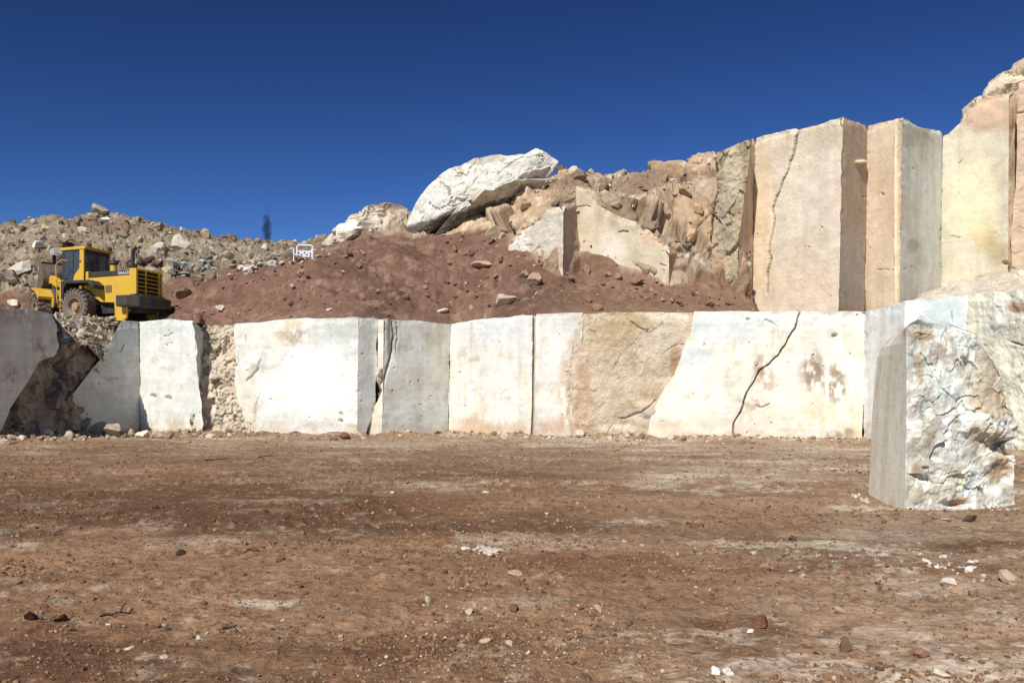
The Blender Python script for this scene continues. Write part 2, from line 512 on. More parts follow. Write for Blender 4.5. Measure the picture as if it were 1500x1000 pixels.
panel('quarry_wall', 'broad white face, cracked and rough at one end and smooth at the other', [(343, 40.8), (525, 38.5)],
      [(343, 473), (380, 472), (420, 467), (525, 465)], -.25, xl=[(0, 362), (.15, 358), (.3, 352), (.5, 343), (.7, 345), (1, 342)], xr=[(0, 523), (1, 525)], base=WHT,
      blobs=[(385, 490, 45, 24, lin(228, 220, 202), .7), (500, 485, 36, 22, GREY, .55, 1.), (432, 494, 22, 12, TAN, .7, 1., 1), (430, 473, 14, 8, lin(215, 200, 140), .35),
             (360, 590, 20, 40, lin(226, 218, 198), .6), (425, 617, 60, 12, lin(205, 206, 188), .4, 1.), (450, 560, 55, 45, lin(252, 252, 246), .9, 1.)],
      cracks=[([(384, 525), (380, 542), (363, 559)], 1.6, .2), ([(345, 523), (349, 530), (346, 537)], 1.5, .15), ([(362, 490), (360, 504)], 1.3, .12), ([(383, 577), (374, 600), (370, 620)], 1.6, .12)],
      bulges=[(375, 510, 22, 40, .12), (372, 560, 18, 50, .12), (499, 606, 3, 3, -.2), (499, 616, 3, 3, -.2)],
      rough=.05, pits=10, seed=7, dirt=.45, group=GL)
panel('quarry_wall', 'narrow grey sawn return at the smooth end of the broad white face', [(525, 38.5), (553, 39.25)], [(525, 465), (553, 467)], -.25,
      xl=[(0, 523), (1, 525)], xr=[(0, 535), (.12, 540), (.3, 551), (1, 553)], base=lin(214, 216, 210), pits=4, seed=8, dirt=.35, group=GL, T=.6)
panel('quarry_wall', 'thin pale rib with a dark slanting crack beside a grey face', [(536, 39.1), (564, 38.85)], [(536, 467), (564, 467)], -.25,
      xl=[(0, 533), (.1, 535), (.25, 545), (.42, 552), (1, 553)], xr=[(0, 560), (1, 562)], base=lin(240, 232, 212),
      cracks=[([(534, 640), (537, 618), (548, 590), (556, 565), (562, 545)], 3.2, .5)], seed=9, dirt=.4, group=GL, T=.6)
panel('quarry_wall', 'wide smooth grey face in half shade with a ragged seam at its edge', [(561, 38.9), (658, 41.3)], [(561, 466), (600, 469), (658, 474)], -.25,
      xl=[(0, 559), (1, 562)], xr=[(0, 656), (1, 660)], base=lin(214, 216, 208), tint=lin(206, 200, 186),
      cracks=[([(573, 466), (581, 490), (577, 512), (566, 545), (559, 570), (550, 590)], 2.2, .25), ([(580, 470), (585, 495), (580, 520)], 1.6, .15)],
      blobs=[(640, 490, 18, 16, TAN, .45, 1.), (640, 540, 16, 30, lin(205, 192, 172), .5, 1.), (578, 495, 9, 30, DGREY * .8, .5)], bulges=[(574, 500, 8, 40, -.1)], pits=14, seed=10, dirt=.4, group=GL)
panel('quarry_wall', 'very bright white smooth face meeting the grey face in a clean vertical corner', [(658, 41.3), (780, 37.5)], [(658, 474), (720, 466), (780, 461)], -.25,
      xl=[(0, 656), (1, 660)], xr=[(0, 777), (.3, 779), (1, 780)], base=lin(236, 232, 219),
      blobs=[(735, 480, 40, 26, lin(226, 229, 226), .6, 1.), (700, 628, 26, 14, PEACH, .7, 1.), (755, 628, 30, 10, PEACH, .5, 1.)], pits=10, seed=11, dirt=.55, dirtcol=lin(214, 180, 148), group=GL)
panel('quarry_wall', 'slender white strip between a vertical drill groove and the brown weathered patch', [(783, 37.3), (856, 36.9)], [(783, 460), (856, 458)], -.25,
      xl=[(0, 783), (1, 785)], xr=[(0, 850), (.1, 847), (.23, 839), (.54, 836), (.69, 847), (.82, 853), (1, 853)], base=lin(233, 229, 216),
      blobs=[(830, 470, 30, 24, GREY, .5, 1.), (838, 590, 20, 60, lin(206, 184, 154), .8, 1., 1), (846, 500, 18, 50, lin(206, 186, 156), .8, 1., 1), (812, 622, 18, 12, lin(222, 180, 158), .6, 1.)], bulges=[(845, 560, 16, 70, -.1)], pits=8, seed=12, dirt=.5, group=GL)
panel('drill_groove', 'dark vertical drill groove between two white faces', [(776, 37.75), (788, 37.65)], [(776, 462), (788, 461)], -.25, base=lin(190, 182, 164), seed=13, dirt=.4, cat='rock face', T=.3)
er = [(0, 944), (.16, 951), (.34, 962), (.5, 984), (.72, 1001), (.84, 1012), (1, 1016)]
panel('weathered_patch', 'brown weathered patch of broken face wedged between white sawn faces', [(828, 37.0), (1020, 36.22)], [(828, 459), (900, 458), (1000, 457), (1020, 457)], -.25,
      xl=[(0, 838), (.1, 838), (.23, 830), (.54, 826), (.69, 836), (.82, 842), (1, 842)], xr=[(t_, x_ + 7) for t_, x_ in er], base=lin(210, 192, 165), tint=lin(190, 166, 135), rough=.07, fac=.05, rscale=1.1,
      blobs=[(958, 495, 32, 30, lin(206, 194, 172), .8, 1.), (985, 465, 30, 8, lin(226, 214, 190), .8), (850, 570, 16, 60, lin(184, 150, 120), .7, 1.), (832, 520, 14, 80, lin(222, 208, 184), .8, 1., 1), (900, 490, 50, 30, lin(190, 168, 132), .6, 1., 1), (910, 570, 40, 30, lin(206, 190, 164), .6, 1., 1), (920, 475, 40, 14, lin(180, 160, 118), .6),
             (905, 628, 34, 8, lin(232, 220, 196), .7), (938, 610, 14, 10, lin(214, 204, 190), .7), (990, 530, 10, 24, lin(160, 124, 92), .7)],
      cracks=[([(920, 466), (933, 478), (950, 482)], 1.5, .16), ([(1003, 503), (985, 507), (968, 520)], 1.2, .1), ([(962, 586), (940, 604), (915, 612), (902, 612)], 1.8, .18)],
      bulges=[(845, 560, 14, 90, -.12), (950, 600, 20, 14, .14)], mat=M_ROUGH, pits=0, seed=14, dirt=.5, cat='rock face')
panel('quarry_wall', 'largest white face, crossed by one long zigzag crack and stained with brown scabs', [(940, 36.45), (1010, 36.1), (1265, 35.3)], [(940, 457), (1016, 456), (1100, 455), (1265, 456)], -.25,
      xl=er, xr=[(0, 1262), (1, 1270)], base=lin(236, 233, 216),
      blobs=[(1060, 482, 60, 20, lin(212, 218, 214), .8, 1.), (1010, 520, 26, 14, lin(206, 212, 208), .8, .6), (1150, 470, 90, 14, lin(222, 228, 220), .6, 1.),
             (1120, 560, 14, 34, lin(200, 178, 150), .8, .7, 1), (1115, 535, 10, 14, lin(170, 140, 112), .7, .7, 1), (1100, 590, 20, 10, lin(182, 160, 130), .7, .7, 1),
             (1190, 545, 20, 26, lin(152, 122, 98), .85, .7, 1), (1222, 565, 18, 26, lin(150, 122, 98), .85, .7, 1), (1212, 560, 3, 40, WHT, .9), (1200, 605, 30, 20, lin(226, 212, 176), .7, .7, 1),
             (1225, 640, 16, 9, lin(120, 100, 84), .8, .7, 1), (1245, 634, 9, 8, lin(125, 105, 88), .8, .7, 1), (1255, 610, 8, 40, lin(214, 196, 158), .6, .7, 1), (1140, 610, 30, 26, lin(226, 218, 196), .6, .7, 1), (1050, 620, 40, 16, lin(226, 210, 184), .5, 1.), (1162, 585, 20, 60, lin(228, 224, 204), .6)],
      cracks=[([(1176, 447), (1169, 472), (1152, 503), (1141, 520), (1113, 542), (1099, 570), (1088, 595), (1077, 618), (1073, 648)], 1.1, .3), ([(1120, 468), (1140, 477)], 1.4, .12), ([(1108, 592), (1118, 597), (1128, 590)], 1.8, .15)],
      bulges=[(1223, 491, 5, 3, -.25), (1096, 467, 4, 2, -.15), (1112, 565, 14, 30, -.08), (1205, 555, 28, 24, -.06)], rough=.03, pits=34, seed=15, dirt=.55, dirtcol=lin(216, 188, 152), group=GL)
panel('quarry_wall', 'smooth bluish white face curving round the corner behind the split block', [(1265, 35.3), (1300, 33.4), (1325, 32.2), (1345, 31.8), (1410, 31.1), (1418, 31.0)],
      [(1265, 456), (1300, 449), (1325, 441), (1345, 439), (1410, 432), (1418, 431)], -.25, base=lin(243, 246, 241),
      blobs=[(1336, 460, 10, 60, lin(250, 250, 244), 1., .6), (1385, 460, 30, 60, lin(196, 208, 204), .8, 1.), (1290, 540, 14, 90, lin(222, 222, 206), .6, 1.)],
      cracks=[([(1394, 455), (1397, 474)], 1.4, .12)], seed=16, dirt=.4, group=GL, rough=.015, streak=.09)
panel('rough_wall', 'rough unsawn white rock face beyond the split block', [(1414, 31.1), (1440, 30.6), (1500, 28.8), (1640, 25.5), (1760, 23.5), (2100, 20.2), (2600, 17.0)],
      [(1414, 432), (1500, 424), (1640, 405), (1760, 392), (2100, 358), (2600, 312)], -.25, base=lin(242, 240, 220), tint=lin(220, 216, 190), rough=.15, fac=.05, rscale=1.0, mat=M_WALL,
      blobs=[(1492, 450, 20, 9, lin(176, 140, 112), .85), (1455, 462, 26, 16, lin(240, 240, 224), .7), (1460, 485, 34, 8, lin(196, 202, 192), .7), (1470, 540, 20, 30, lin(226, 222, 190), .5), (1600, 500, 50, 40, TAN, .4)],
      cracks=[([(1478, 501), (1490, 505), (1502, 507)], 1.8, .25)], seed=17, dirt=.4, group=None)

# --- upper bench
ZU = 4.7
ub = dict(mat=M_UPPER, ybref=470, cat='rock face', topvar=3.0, dirt=.35, step=1.3, edge=.10)
eu = [(0, 1080), (.2, 1080), (.5, 1082), (.82, 1094), (1, 1101)]
panel('rock_buttress', 'weathered grey tan buttress with rough bark-like skin beside the tall cream face', [(1040, 44.6), (1062, 44.2), (1103, 43.7)], [(1040, 226), (1060, 219), (1080, 208), (1103, 201)], ZU,
      xl=[(0, 1030), (.3, 1032), (.6, 1040), (1, 1050)], xr=eu, base=lin(188, 170, 138), tint=lin(150, 140, 118), rough=.16, fac=.2, rscale=1.0,
      blobs=[(1062, 300, 12, 60, lin(160, 152, 132), .7, 1.), (1066, 345, 10, 12, lin(140, 132, 112), .7), (1075, 250, 14, 30, lin(205, 190, 160), .7), (1050, 400, 10, 20, lin(195, 150, 115), .6)],
      cracks=[([(1048, 235), (1047, 280), (1042, 330), (1036, 385)], 1.8, .4)], seed=21, **{**ub, 'mat': M_ROUGH})
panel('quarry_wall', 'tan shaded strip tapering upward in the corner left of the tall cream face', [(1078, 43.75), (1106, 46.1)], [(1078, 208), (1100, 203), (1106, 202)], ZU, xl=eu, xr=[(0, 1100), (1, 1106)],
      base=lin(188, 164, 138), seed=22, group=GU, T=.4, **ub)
panel('quarry_wall', 'tall cream face split by one long jagged vertical crack', [(1103, 46.0), (1235, 42.0)],
      [(1103, 202), (1120, 197), (1163, 188), (1168, 190), (1195, 183), (1235, 170)], ZU, xl=[(0, 1099), (1, 1106)], xr=[(0, 1228), (1, 1235)], base=CREAM, tint=lin(210, 190, 158),
      blobs=[(1115, 330, 16, 110, lin(232, 200, 150), .5, 1.), (1205, 200, 40, 22, lin(196, 182, 152), .6, 1.), (1180, 420, 50, 40, lin(226, 196, 158), .5, 1.)],
      cracks=[([(1167, 186), (1162, 224), (1147, 261), (1133, 306), (1130, 339), (1127, 380), (1122, 428)], 1.35, .4)], pits=10, seed=23, rough=.03, group=GU, **{**ub, 'step': .9})
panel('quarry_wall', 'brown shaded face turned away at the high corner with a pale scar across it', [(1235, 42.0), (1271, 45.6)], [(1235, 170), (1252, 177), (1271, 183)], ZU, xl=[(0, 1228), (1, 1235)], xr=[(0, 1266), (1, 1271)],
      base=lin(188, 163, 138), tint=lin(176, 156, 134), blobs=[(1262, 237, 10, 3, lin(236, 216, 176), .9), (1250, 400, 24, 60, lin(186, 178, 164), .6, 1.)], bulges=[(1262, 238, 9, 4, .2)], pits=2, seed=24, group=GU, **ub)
panel('quarry_wall', 'narrow peach face with a sharp vertical rib, between brown and blue grey faces', [(1270, 45.5), (1312, 44.25), (1322, 43.95)], [(1270, 184), (1290, 180), (1322, 172)], ZU, xl=[(0, 1265), (1, 1270)], xr=[(0, 1317), (1, 1322)],
      base=lin(212, 190, 160), tint=lin(204, 178, 146), cracks=[([(1289, 281), (1294, 287)], 1.7, .2), ([(1280, 394), (1310, 395)], 1.1, .1)], blobs=[(1312, 320, 3, 150, lin(240, 216, 172), .8)], bulges=[(1312, 320, 2.5, 170, .12)], pits=4, seed=25, group=GU, **ub)
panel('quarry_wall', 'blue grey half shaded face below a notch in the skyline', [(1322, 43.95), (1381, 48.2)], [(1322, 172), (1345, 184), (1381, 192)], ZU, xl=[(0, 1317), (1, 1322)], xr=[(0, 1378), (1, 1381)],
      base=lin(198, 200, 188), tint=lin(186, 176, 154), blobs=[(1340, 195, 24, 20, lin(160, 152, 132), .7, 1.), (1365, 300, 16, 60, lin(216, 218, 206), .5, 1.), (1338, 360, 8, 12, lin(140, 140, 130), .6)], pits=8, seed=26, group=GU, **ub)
panel('quarry_wall', 'tall round-topped pale cream face with a greenish stain near its foot', [(1379, 48.1), (1478, 46.0)], [(1379, 200), (1388, 197), (1400, 184), (1414, 171), (1430, 152), (1443, 141), (1478, 136)], ZU, xl=[(0, 1376), (1, 1381)], xr=[(0, 1476), (.5, 1477), (1, 1478)],
      base=lin(208, 199, 173), tint=lin(202, 186, 156), blobs=[(1440, 165, 45, 26, lin(206, 164, 126), .75, 1.), (1440, 345, 16, 24, lin(186, 158, 98), .7, 1.), (1460, 370, 14, 20, lin(160, 136, 84), .6, 1.), (1425, 290, 36, 60, lin(236, 226, 182), .6, 1.), (1400, 195, 16, 10, lin(200, 186, 150), .6)],
      cracks=[([(1388, 346), (1410, 348)], 1.2, .15), ([(1404, 240), (1412, 233)], 1.3, .12)], bulges=[(1440, 175, 36, 20, .12), (1473, 385, 7, 4, -.3)], pits=12, seed=27, group=GU, **ub)
panel('rock_groove', 'shaded ragged groove beside the round-topped cream face', [(1474, 47.6), (1492, 47.4)], [(1474, 140), (1492, 136)], ZU, base=lin(176, 142, 108), fac=.2, rough=.15, seed=28, T=.4, **ub)
panel('quarry_wall', 'peach brown face at the end of the upper bench', [(1488, 46.2), (1560, 45.3), (1700, 43.0)], [(1488, 120), (1560, 100), (1700, 70)], ZU, xl=[(0, 1484), (.4, 1480), (.6, 1487), (1, 1492)], base=lin(198, 172, 144), tint=lin(206, 182, 152), rough=.08, fac=.08, seed=29, group=GU,
      cracks=[([(1488, 165), (1505, 163)], 1.5, .2)], **ub)

# --- half-buried sawn pieces in the middle of the slope
mb = dict(edge=.22, mat=M_UPPER, ybref=440, cat='rock face', dirt=.0, step=1.2)
panel('sawn_slab', 'pale half buried slab standing left of the dark notch in the slope', [(744, 44.9), (825, 42.8)], [(744, 352), (760, 340), (783, 325), (800, 307), (812, 302), (825, 301)], 6.5, base=lin(214, 204, 184), tint=lin(198, 186, 164),
      blobs=[(765, 350, 14, 14, lin(222, 216, 200), .7), (800, 385, 30, 14, TAN, .7)], rough=.06, fac=.05, seed=31, topvar=4, **mb)
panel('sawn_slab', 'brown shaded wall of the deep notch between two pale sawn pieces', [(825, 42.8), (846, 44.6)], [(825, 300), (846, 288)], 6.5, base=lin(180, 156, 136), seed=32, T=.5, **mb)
p1 = panel('sawn_block', 'big cream sawn block half buried in the slope with a sloping broken top', [(844, 44.55), (980, 43.0)], [(844, 270), (856, 276), (866, 284), (876, 300), (900, 313), (930, 322), (960, 346), (980, 364)], 6.0, base=lin(212, 196, 166), tint=lin(204, 184, 152),
           blobs=[(895, 365, 22, 26, lin(234, 220, 200), .7, 1.), (860, 290, 14, 12, lin(190, 160, 122), .6), (960, 350, 20, 10, lin(214, 172, 136), .6)], cracks=[([(846, 301), (866, 303)], 1.3, .15), ([(904, 341), (920, 340)], 1.6, .2), ([(966, 387), (975, 389)], 1.5, .15)], pits=10, seed=33, topvar=4, **mb)
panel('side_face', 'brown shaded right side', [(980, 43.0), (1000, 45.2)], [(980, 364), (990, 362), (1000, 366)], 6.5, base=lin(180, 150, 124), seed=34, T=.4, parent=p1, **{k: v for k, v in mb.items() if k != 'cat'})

# ------------------------------------------------------------------ the hill behind the bench
wall_d = [(-1100, 17.2), (-500, 23.5), (-110, 31), (0, 33.7), (80, 36.3), (105, 37.8), (205, 41.5), (290, 40), (343, 40.8), (525, 38.5), (553, 39.25), (562, 38.9), (658, 41.3), (780, 37.5), (856, 36.9), (1010, 36.1), (1265, 35.3), (1300, 33.4), (1325, 32.2), (1345, 31.8), (1410, 31.1), (1440, 30.6), (1500, 28.8), (1640, 25.5), (1760, 23.5), (2100, 20.2), (2600, 17.0)]
up_d = [(1100, 46.0), (1105, 46.1), (1235, 42.0), (1271, 45.6), (1322, 43.95), (1381, 48.2), (1478, 46.2), (1560, 45.3), (1700, 43.0), (1800, 42)]
up_y = [(1100, 204), (1165, 192), (1235, 178), (1271, 190), (1322, 180), (1350, 188), (1381, 190), (1400, 180), (1414, 168), (1445, 140), (1480, 126), (1500, 105), (1560, 90), (1800, 40)]


front_d = [p_ for p_ in wall_d if p_[0] not in (80, 105)] + [(79, 36.3), (83, 39.2), (130, 40.3), (176, 41.6), (183, 41.0), (292, 40), (299, 41.6), (341, 41.9)]
front_d.sort()


def flat_y(d, z=5.2):
    return HY - (z - EYE) * F / d


PROF = {}
for x, row in {
    -220: [None, (38, 452), (46, 428), (52, 390), (60, 350), (70, 334)],
    0: [None, (44, 478), (48, 430), (53, 390), (60, 348), (67, 331)],
    80: [None, (44, 478), (48, 428), (53, 385), (60, 338), (67, 320)],
    130: [None, (45, 472), (49, 425), (54, 384), (61, 332), (67, 315)],
    200: [None, (45, 470), (49, 428), (54, 392), (61, 342), (67, 320)],
    250: [None, (44, 458), (48, 415), (54, 388), (61, 352), (67, 331)],
    300: [None, (44, 452), (47, 418), (53, 397), (60, 362), (66, 343)],
    360: [None, (43.5, 446), (46.5, 402), (48.5, 387), (60, 366), (66, 353)],
    420: [None, (43, 440), (46, 396), (48.5, 377), (58, 367), (64, 358)],
    480: [None, (42.5, 430), (46, 382), (48.5, 363), (54, 358), (60, 353)],
    540: [None, (42.5, 425), (46, 372), (48.5, 347), (52, 340), (58, 335)],
    600: [None, (43, 425), (46, 372), (48.5, 346), (52, 338), (58, 330)],
    660: [None, (43.2, 430), (46, 375), (48.5, 345), (52, 320), (58, 302)],
    720: [None, (42.5, 424), (45, 390), (47.5, 338), (51, 305), (57, 292)],
    770: [None, (41.5, 418), (43.85, 378), (44.75, 334), (50, 287), (55, 270)],
    815: [None, (41, 422), (42.75, 402), (43.55, 306), (49, 272), (53, 254)],
    850: [None, (41, 427), (44.2, 400), (45.0, 284), (49.5, 264), (53, 249)],
    900: [None, (41, 428), (43.65, 400), (44.45, 317), (50, 269), (54, 252)],
    950: [None, (40.5, 432), (43.05, 414), (43.9, 344), (50, 276), (54, 251)],
    985: [None, (40.5, 434), (42.75, 424), (44.3, 364), (49.5, 277), (53, 238)],
    1020: [None, (40.5, 434), (43, 415), (46, 340), (48.8, 270), (52, 227)],
    1060: [None, (40.5, 440), (43, 430), (46.3, 340), (48.5, 270), (50.5, 219)],
    1100: [None, (39.5, 450), (42.5, 444), (46.4, 440), (47.6, 260), (50, 210)],
}.items():
    d0 = float(ip(x, front_d)) + .25
    row[0] = (d0, flat_y(d0, 5.12))
    PROF[x] = row
for x, rows_ in ((-1100, ((21, 5.2), (25, 6.2), (32, 9.5), (44, 14), (58, 17))), (-500, ((29, 5.2), (34, 6.4), (42, 9.8), (52, 13), (64, 15.5))), (2600, ((21, 5.1), (25, 5.4), (29, 8), (34, 15), (44, 20)))):
    d0 = float(ip(x, wall_d)) + .25
    PROF[x] = [(d0, flat_y(d0, 5.12))] + [(d_, flat_y(d_, z_)) for d_, z_ in rows_]
for x in (1125, 1165, 1235, 1271, 1322, 1350, 1381, 1414, 1445, 1480, 1500, 1560, 1680, 1800):
    d0 = float(ip(x, wall_d)) + .25
    du = float(ip(x, up_d)); yu = float(ip(x, up_y))
    zt = EYE + (HY - yu) / F * du
    PROF[x] = [(d0, flat_y(d0, 5.12)), (d0 + (du - d0) * .5, flat_y(d0 + (du - d0) * .5, 5.0)), (du - .3, flat_y(du - .3, 5.0)), (du + .25, flat_y(du + .25, 5.2)),
               (du + 1.2, flat_y(du + 1.2, zt - .15)), (du + 8, flat_y(du + 8, zt + .25))]
for x in (79, 84, 110, 150, 178, 184, 292, 300, 340, 345):
    ks = sorted(k for k in PROF)
    lo, hi = max(k for k in ks if k <= x), min(k for k in ks if k >= x)
    f_ = 0 if hi == lo else (x - lo) / (hi - lo)
    row = [tuple(np.array(PROF[lo][j]) * (1 - f_) + np.array(PROF[hi][j]) * f_) for j in range(6)]
    d0 = float(ip(x, front_d)) + .25
    row[0] = (d0, flat_y(d0, 5.12)); PROF[x] = row
for x, y in ((1350, 436), (1381, 428), (1414, 417), (1445, 410), (1480, 405), (1500, 402), (1560, 396)):
    row = PROF[x]; dm = row[0][0] + .35 * (row[2][0] - row[0][0])
    row[1] = (dm, y + 3); row[2] = (row[2][0], y - 2); row[3] = (row[3][0], y - 6)
kx = np.array(sorted(PROF))
kd = np.array([[p[0] for p in PROF[x]] for x in kx]); ky = np.array([[p[1] for p in PROF[x]] for x in kx])
cx = np.concatenate([np.linspace(-1100, -225, 90), np.linspace(-220, 1800, 1250), np.linspace(1806, 2600, 90)])
NC, NR = len(cx), 170
kk = np.concatenate([np.linspace(0, 5, NR), [5.5, 6.0]])
D = np.zeros((NR + 2, NC)); Yp = np.zeros((NR + 2, NC))
colD = np.stack([np.interp(cx, kx, kd[:, j]) for j in range(6)], 1)
colY = np.stack([np.interp(cx, kx, ky[:, j]) for j in range(6)], 1)
for i in range(NC):
    D[:NR, i] = np.interp(kk[:NR], range(6), colD[i]); Yp[:NR, i] = np.interp(kk[:NR], range(6), colY[i])
w = np.array([1, 2, 3, 2, 1]) / 9.                               # soften the joints of the profile
sm = lambda a: sum(w[j] * np.pad(a, ((2, 2), (0, 0)), 'edge')[j:j + a.shape[0]] for j in range(5))
for _ in range(2):
    keep = D[:1].copy(), Yp[:1].copy()
    D[:NR] = sm(D[:NR]); Yp[:NR] = sm(Yp[:NR]); D[:1], Yp[:1] = keep
D[NR] = D[NR - 1] + 15; D[NR + 1] = D[NR - 1] + 60
zc = EYE + (HY - Yp[NR - 1]) / F * D[NR - 1]
Yp[NR] = flat_y(D[NR], zc - 1.0); Yp[NR + 1] = flat_y(D[NR + 1], zc - 12)
TP = W(cx[None], Yp, D)
K = np.broadcast_to(kk[:, None], D.shape)
soil_k = ip(cx, [(-220, 2.1), (100, 2.0), (230, 2.1), (300, 2.6), (350, 3.0), (700, 3.0), (740, 2.6), (770, 2.25), (850, 2.1), (1000, 2.2), (1060, 2.3), (1110, 2.6), (1130, 2.0)])[None] + 0 * D
n1 = fbm(TP * .5, 4, 70)
rockm = ss(-.12, .12, K - soil_k + .5 * n1)
tip = ss(0, .8, K)                                               # nothing moves at the wall's edge
lump = fbm(TP * .55, 4, 71) * .42 + fbm(TP * 1.8, 4, 72) * .22 + ridged(TP * np.array([.9, .9, .5]), 4, 73) * .12
f1, f2, cid, tl = worley(TP * .8 + .5 * fbm(TP * .9, 3, 75)[..., None], 76)
g1, g2, gid, gtl = worley(TP * 2.2 + .3 * fbm(TP * 2, 2, 77)[..., None], 78)
crag = (.35 * (cid - .5) + 1.3 * tl) * .5 + (.3 * (gid - .5) + 1.3 * gtl) * .2 + fbm(TP * 1.1, 5, 79) * .4 + ridged(TP * .7, 4, 85) * .18
b1, b2, bid, btl = worley(TP * .42 + .25 * fbm(TP * .8, 3, 86)[..., None], 87)
bed = (.5 * (bid - .5) + 1.8 * btl) * 1.0 + (.3 * (gid - .5) + 1.3 * gtl) * .14 + fbm(TP * 1.5, 5, 88) * .16 - .35 * (1 - ss(.0, .10, b2 - b1))
bedm = ss(600, 680, np.broadcast_to(cx[None], D.shape))
crag = crag * (1 - bedm) + bed * bedm
disp = (1 - rockm) * lump + rockm * crag
hide = 1 - ss(1108, 1128, cx)[None] * ss(2.2, 2.6, K)            # behind the upper faces the hill stays put
mid_ = ss(735, 760, cx)[None] * ss(1015, 995, cx)[None] * ss(1.45, 1.8, K) * ss(3.0, 2.6, K)
disp = disp * (.15 + .85 * hide) * (1 - .75 * mid_)
du_ = np.gradient(TP, axis=1); dv_ = np.gradient(TP, axis=0)
tn = np.cross(du_, dv_); tn /= np.linalg.norm(tn, axis=2)[..., None] + 1e-9
tn = tn * np.sign(tn[..., 2:3] + 1e-6)
TP = TP + tn * (disp * tip)[..., None]
h1 = fbm(TP * .35, 4, 80); h2 = fbm(TP * 1.6, 4, 81); h3 = fbm(TP * 5, 3, 82)
soilc = mix(mix(np.broadcast_to(SOIL, TP.shape), SOILD, ss(-.1, .5, h1)), SOILL, ss(.05, .5, h2 + .3 * h3) * .7)
xx = np.broadcast_to(cx[None], D.shape)
soilc = mix(soilc, lin(142, 113, 88), ss(700, 1000, xx) * .7)
soilc = mix(soilc, lin(222, 208, 184), ss(1300, 1350, xx) * .95)
leftc = mix(mix(np.broadcast_to(HILL, TP.shape), lin(172, 160, 138), ss(.0, .5, h2)), lin(116, 100, 80), ss(.05, .45, h1))
leftc = mix(leftc, lin(130, 104, 88), .7 * ss(.1, .4, fbm(TP * .28 + 5, 3, 84)))
rightc = mix(mix(np.broadcast_to(lin(178, 157, 132), TP.shape), lin(204, 186, 160), ss(.05, .45, h2)), lin(148, 125, 102), ss(.0, .4, h1))
rc = mix(leftc, rightc, ss(480, 620, xx))
rc = rc * (1 - .25 * rockm * (1 - ss(.0, .12, g2 - g1)))[..., None]
rc = mix(rc, lin(112, 90, 72), .6 * bedm * (1 - ss(.0, .07, b2 - b1)))
rc = mix(rc, rc * np.array([1.12, 1.06, .98]), bedm * (bid > .55))
tcol = mix(soilc, rc, rockm) * (1 + .25 * h3)[..., None]
o = mk('hillside', TP, grid_faces(NR + 2, NC), M_SOIL, tcol, smooth=True)
tag(o, 'reddish soil slope rising to stony tan hills behind the quarry bench', 'hillside', kind='structure')
TX, TY = PX(TP[:NR])
TD = TP[:NR, :, 1]


def on_hill(x, y, tol=3.0):
    c = np.argmin(np.abs(cx - x))
    lo, hi = max(0, c - 3), min(NC, c + 4)
    dd = np.hypot(TX[:, lo:hi] - x, TY[:, lo:hi] - y)
    m = dd < max(tol, dd.min() + .5)
    q = np.where(m, TD[:, lo:hi], 1e9)
    i, j = np.unravel_index(np.argmin(q), q.shape)
    return TP[i, lo + j]


# ------------------------------------------------------------------ the quarry floor
def ground_z(X, Y):
    p = np.stack([X, Y, X * 0], -1)
    z = .05 * fbm(p * .22, 3, 90)
    z = z + .035 * fbm(p * np.array([.5, 1.5, 1]), 4, 91)
    z = z + .03 * fbm(p * 2.6, 3, 92) + .012 * ridged(p * 5.5, 2, 93)
    cl = ss(.1, .5, fbm(p * np.array([.35, .6, 1]), 3, 94))
    z = z + (.4 + cl) * .075 * np.maximum(0, fbm(p * 7, 2, 95) - .05)
    for y0, wv, dp, s in ((8.2, .22, .035, 1), (12.5, .3, .03, 2), (17, .35, .04, 3), (24, .5, .04, 4)):   # tyre ruts
        yy = Y - y0 - .10 * X - .6 * vn(np.stack([X * .12, X * 0 + s, X * 0], -1), 96)
        z = z - dp * np.exp(-(yy / wv) ** 2) + dp * .6 * np.exp(-((np.abs(yy) - wv * 1.7) / (wv * .7)) ** 2)
    wd = np.interp(750 + X / np.maximum(Y, 1) * F, [p_[0] for p_ in wall_d], [p_[1] for p_ in wall_d])
    bank = ss(3.2, .1, wd - Y) * (Y > 20) * (X < 15.)
    z = z + bank * (.17 + .2 * fbm(p * .8, 3, 97))
    dip = ss(1.2, .5, np.hypot((X - 6.9) / 1.25, (Y - 14.3) / 1.2))
    z = z * (1 - dip) + dip * (-.075 + .02 * fbm(p * 3, 3, 98))
    return z


iv = np.linspace(1 / 4.4, 1 / 46., 520)
drow = np.concatenate([[-200, -60, -20, -6, 0, 1.5, 3, 3.8], 1 / iv, [60, 110, 300]])
ucol = np.concatenate([[-40, -12, -4, -2, -1.2, -.85], np.linspace(-.68, .68, 960), [.85, 1.2, 2, 4, 12, 40]])
GX = ucol[None] * np.maximum(drow[:, None], 4.4)
GX[:5] = ucol[None] * 8
GY = np.broadcast_to(drow[:, None], GX.shape)
GZ = ground_z(GX, GY)
GZ = np.where((GY < 50) & (GY > 3), GZ, GZ * .3)
G = np.stack([GX, GY, GZ], -1)
gx, gy = PX(G)
p = np.stack([GX, GY, GX * 0], -1)
q1 = fbm(p * np.array([.24, .42, 1]), 4, 100); q2 = fbm(p * np.array([.8, 1.3, 1]), 5, 101); q3 = fbm(p * np.array([2.6, 3.4, 1]), 4, 102); q4 = fbm(p * 9, 3, 103)
gc = np.broadcast_to(DIRT, G.shape).copy()
gc = mix(gc, DIRT_DIM, (.95 - .5 * ss(12, 26, GY)) * ss(-.15, .4, q1 + .35 * q2 + .26 * ss(.15, -.5, GX / np.maximum(GY, 1)) + .08))  # dark dirt patches, with lens falloff painted in as a ramp to the left
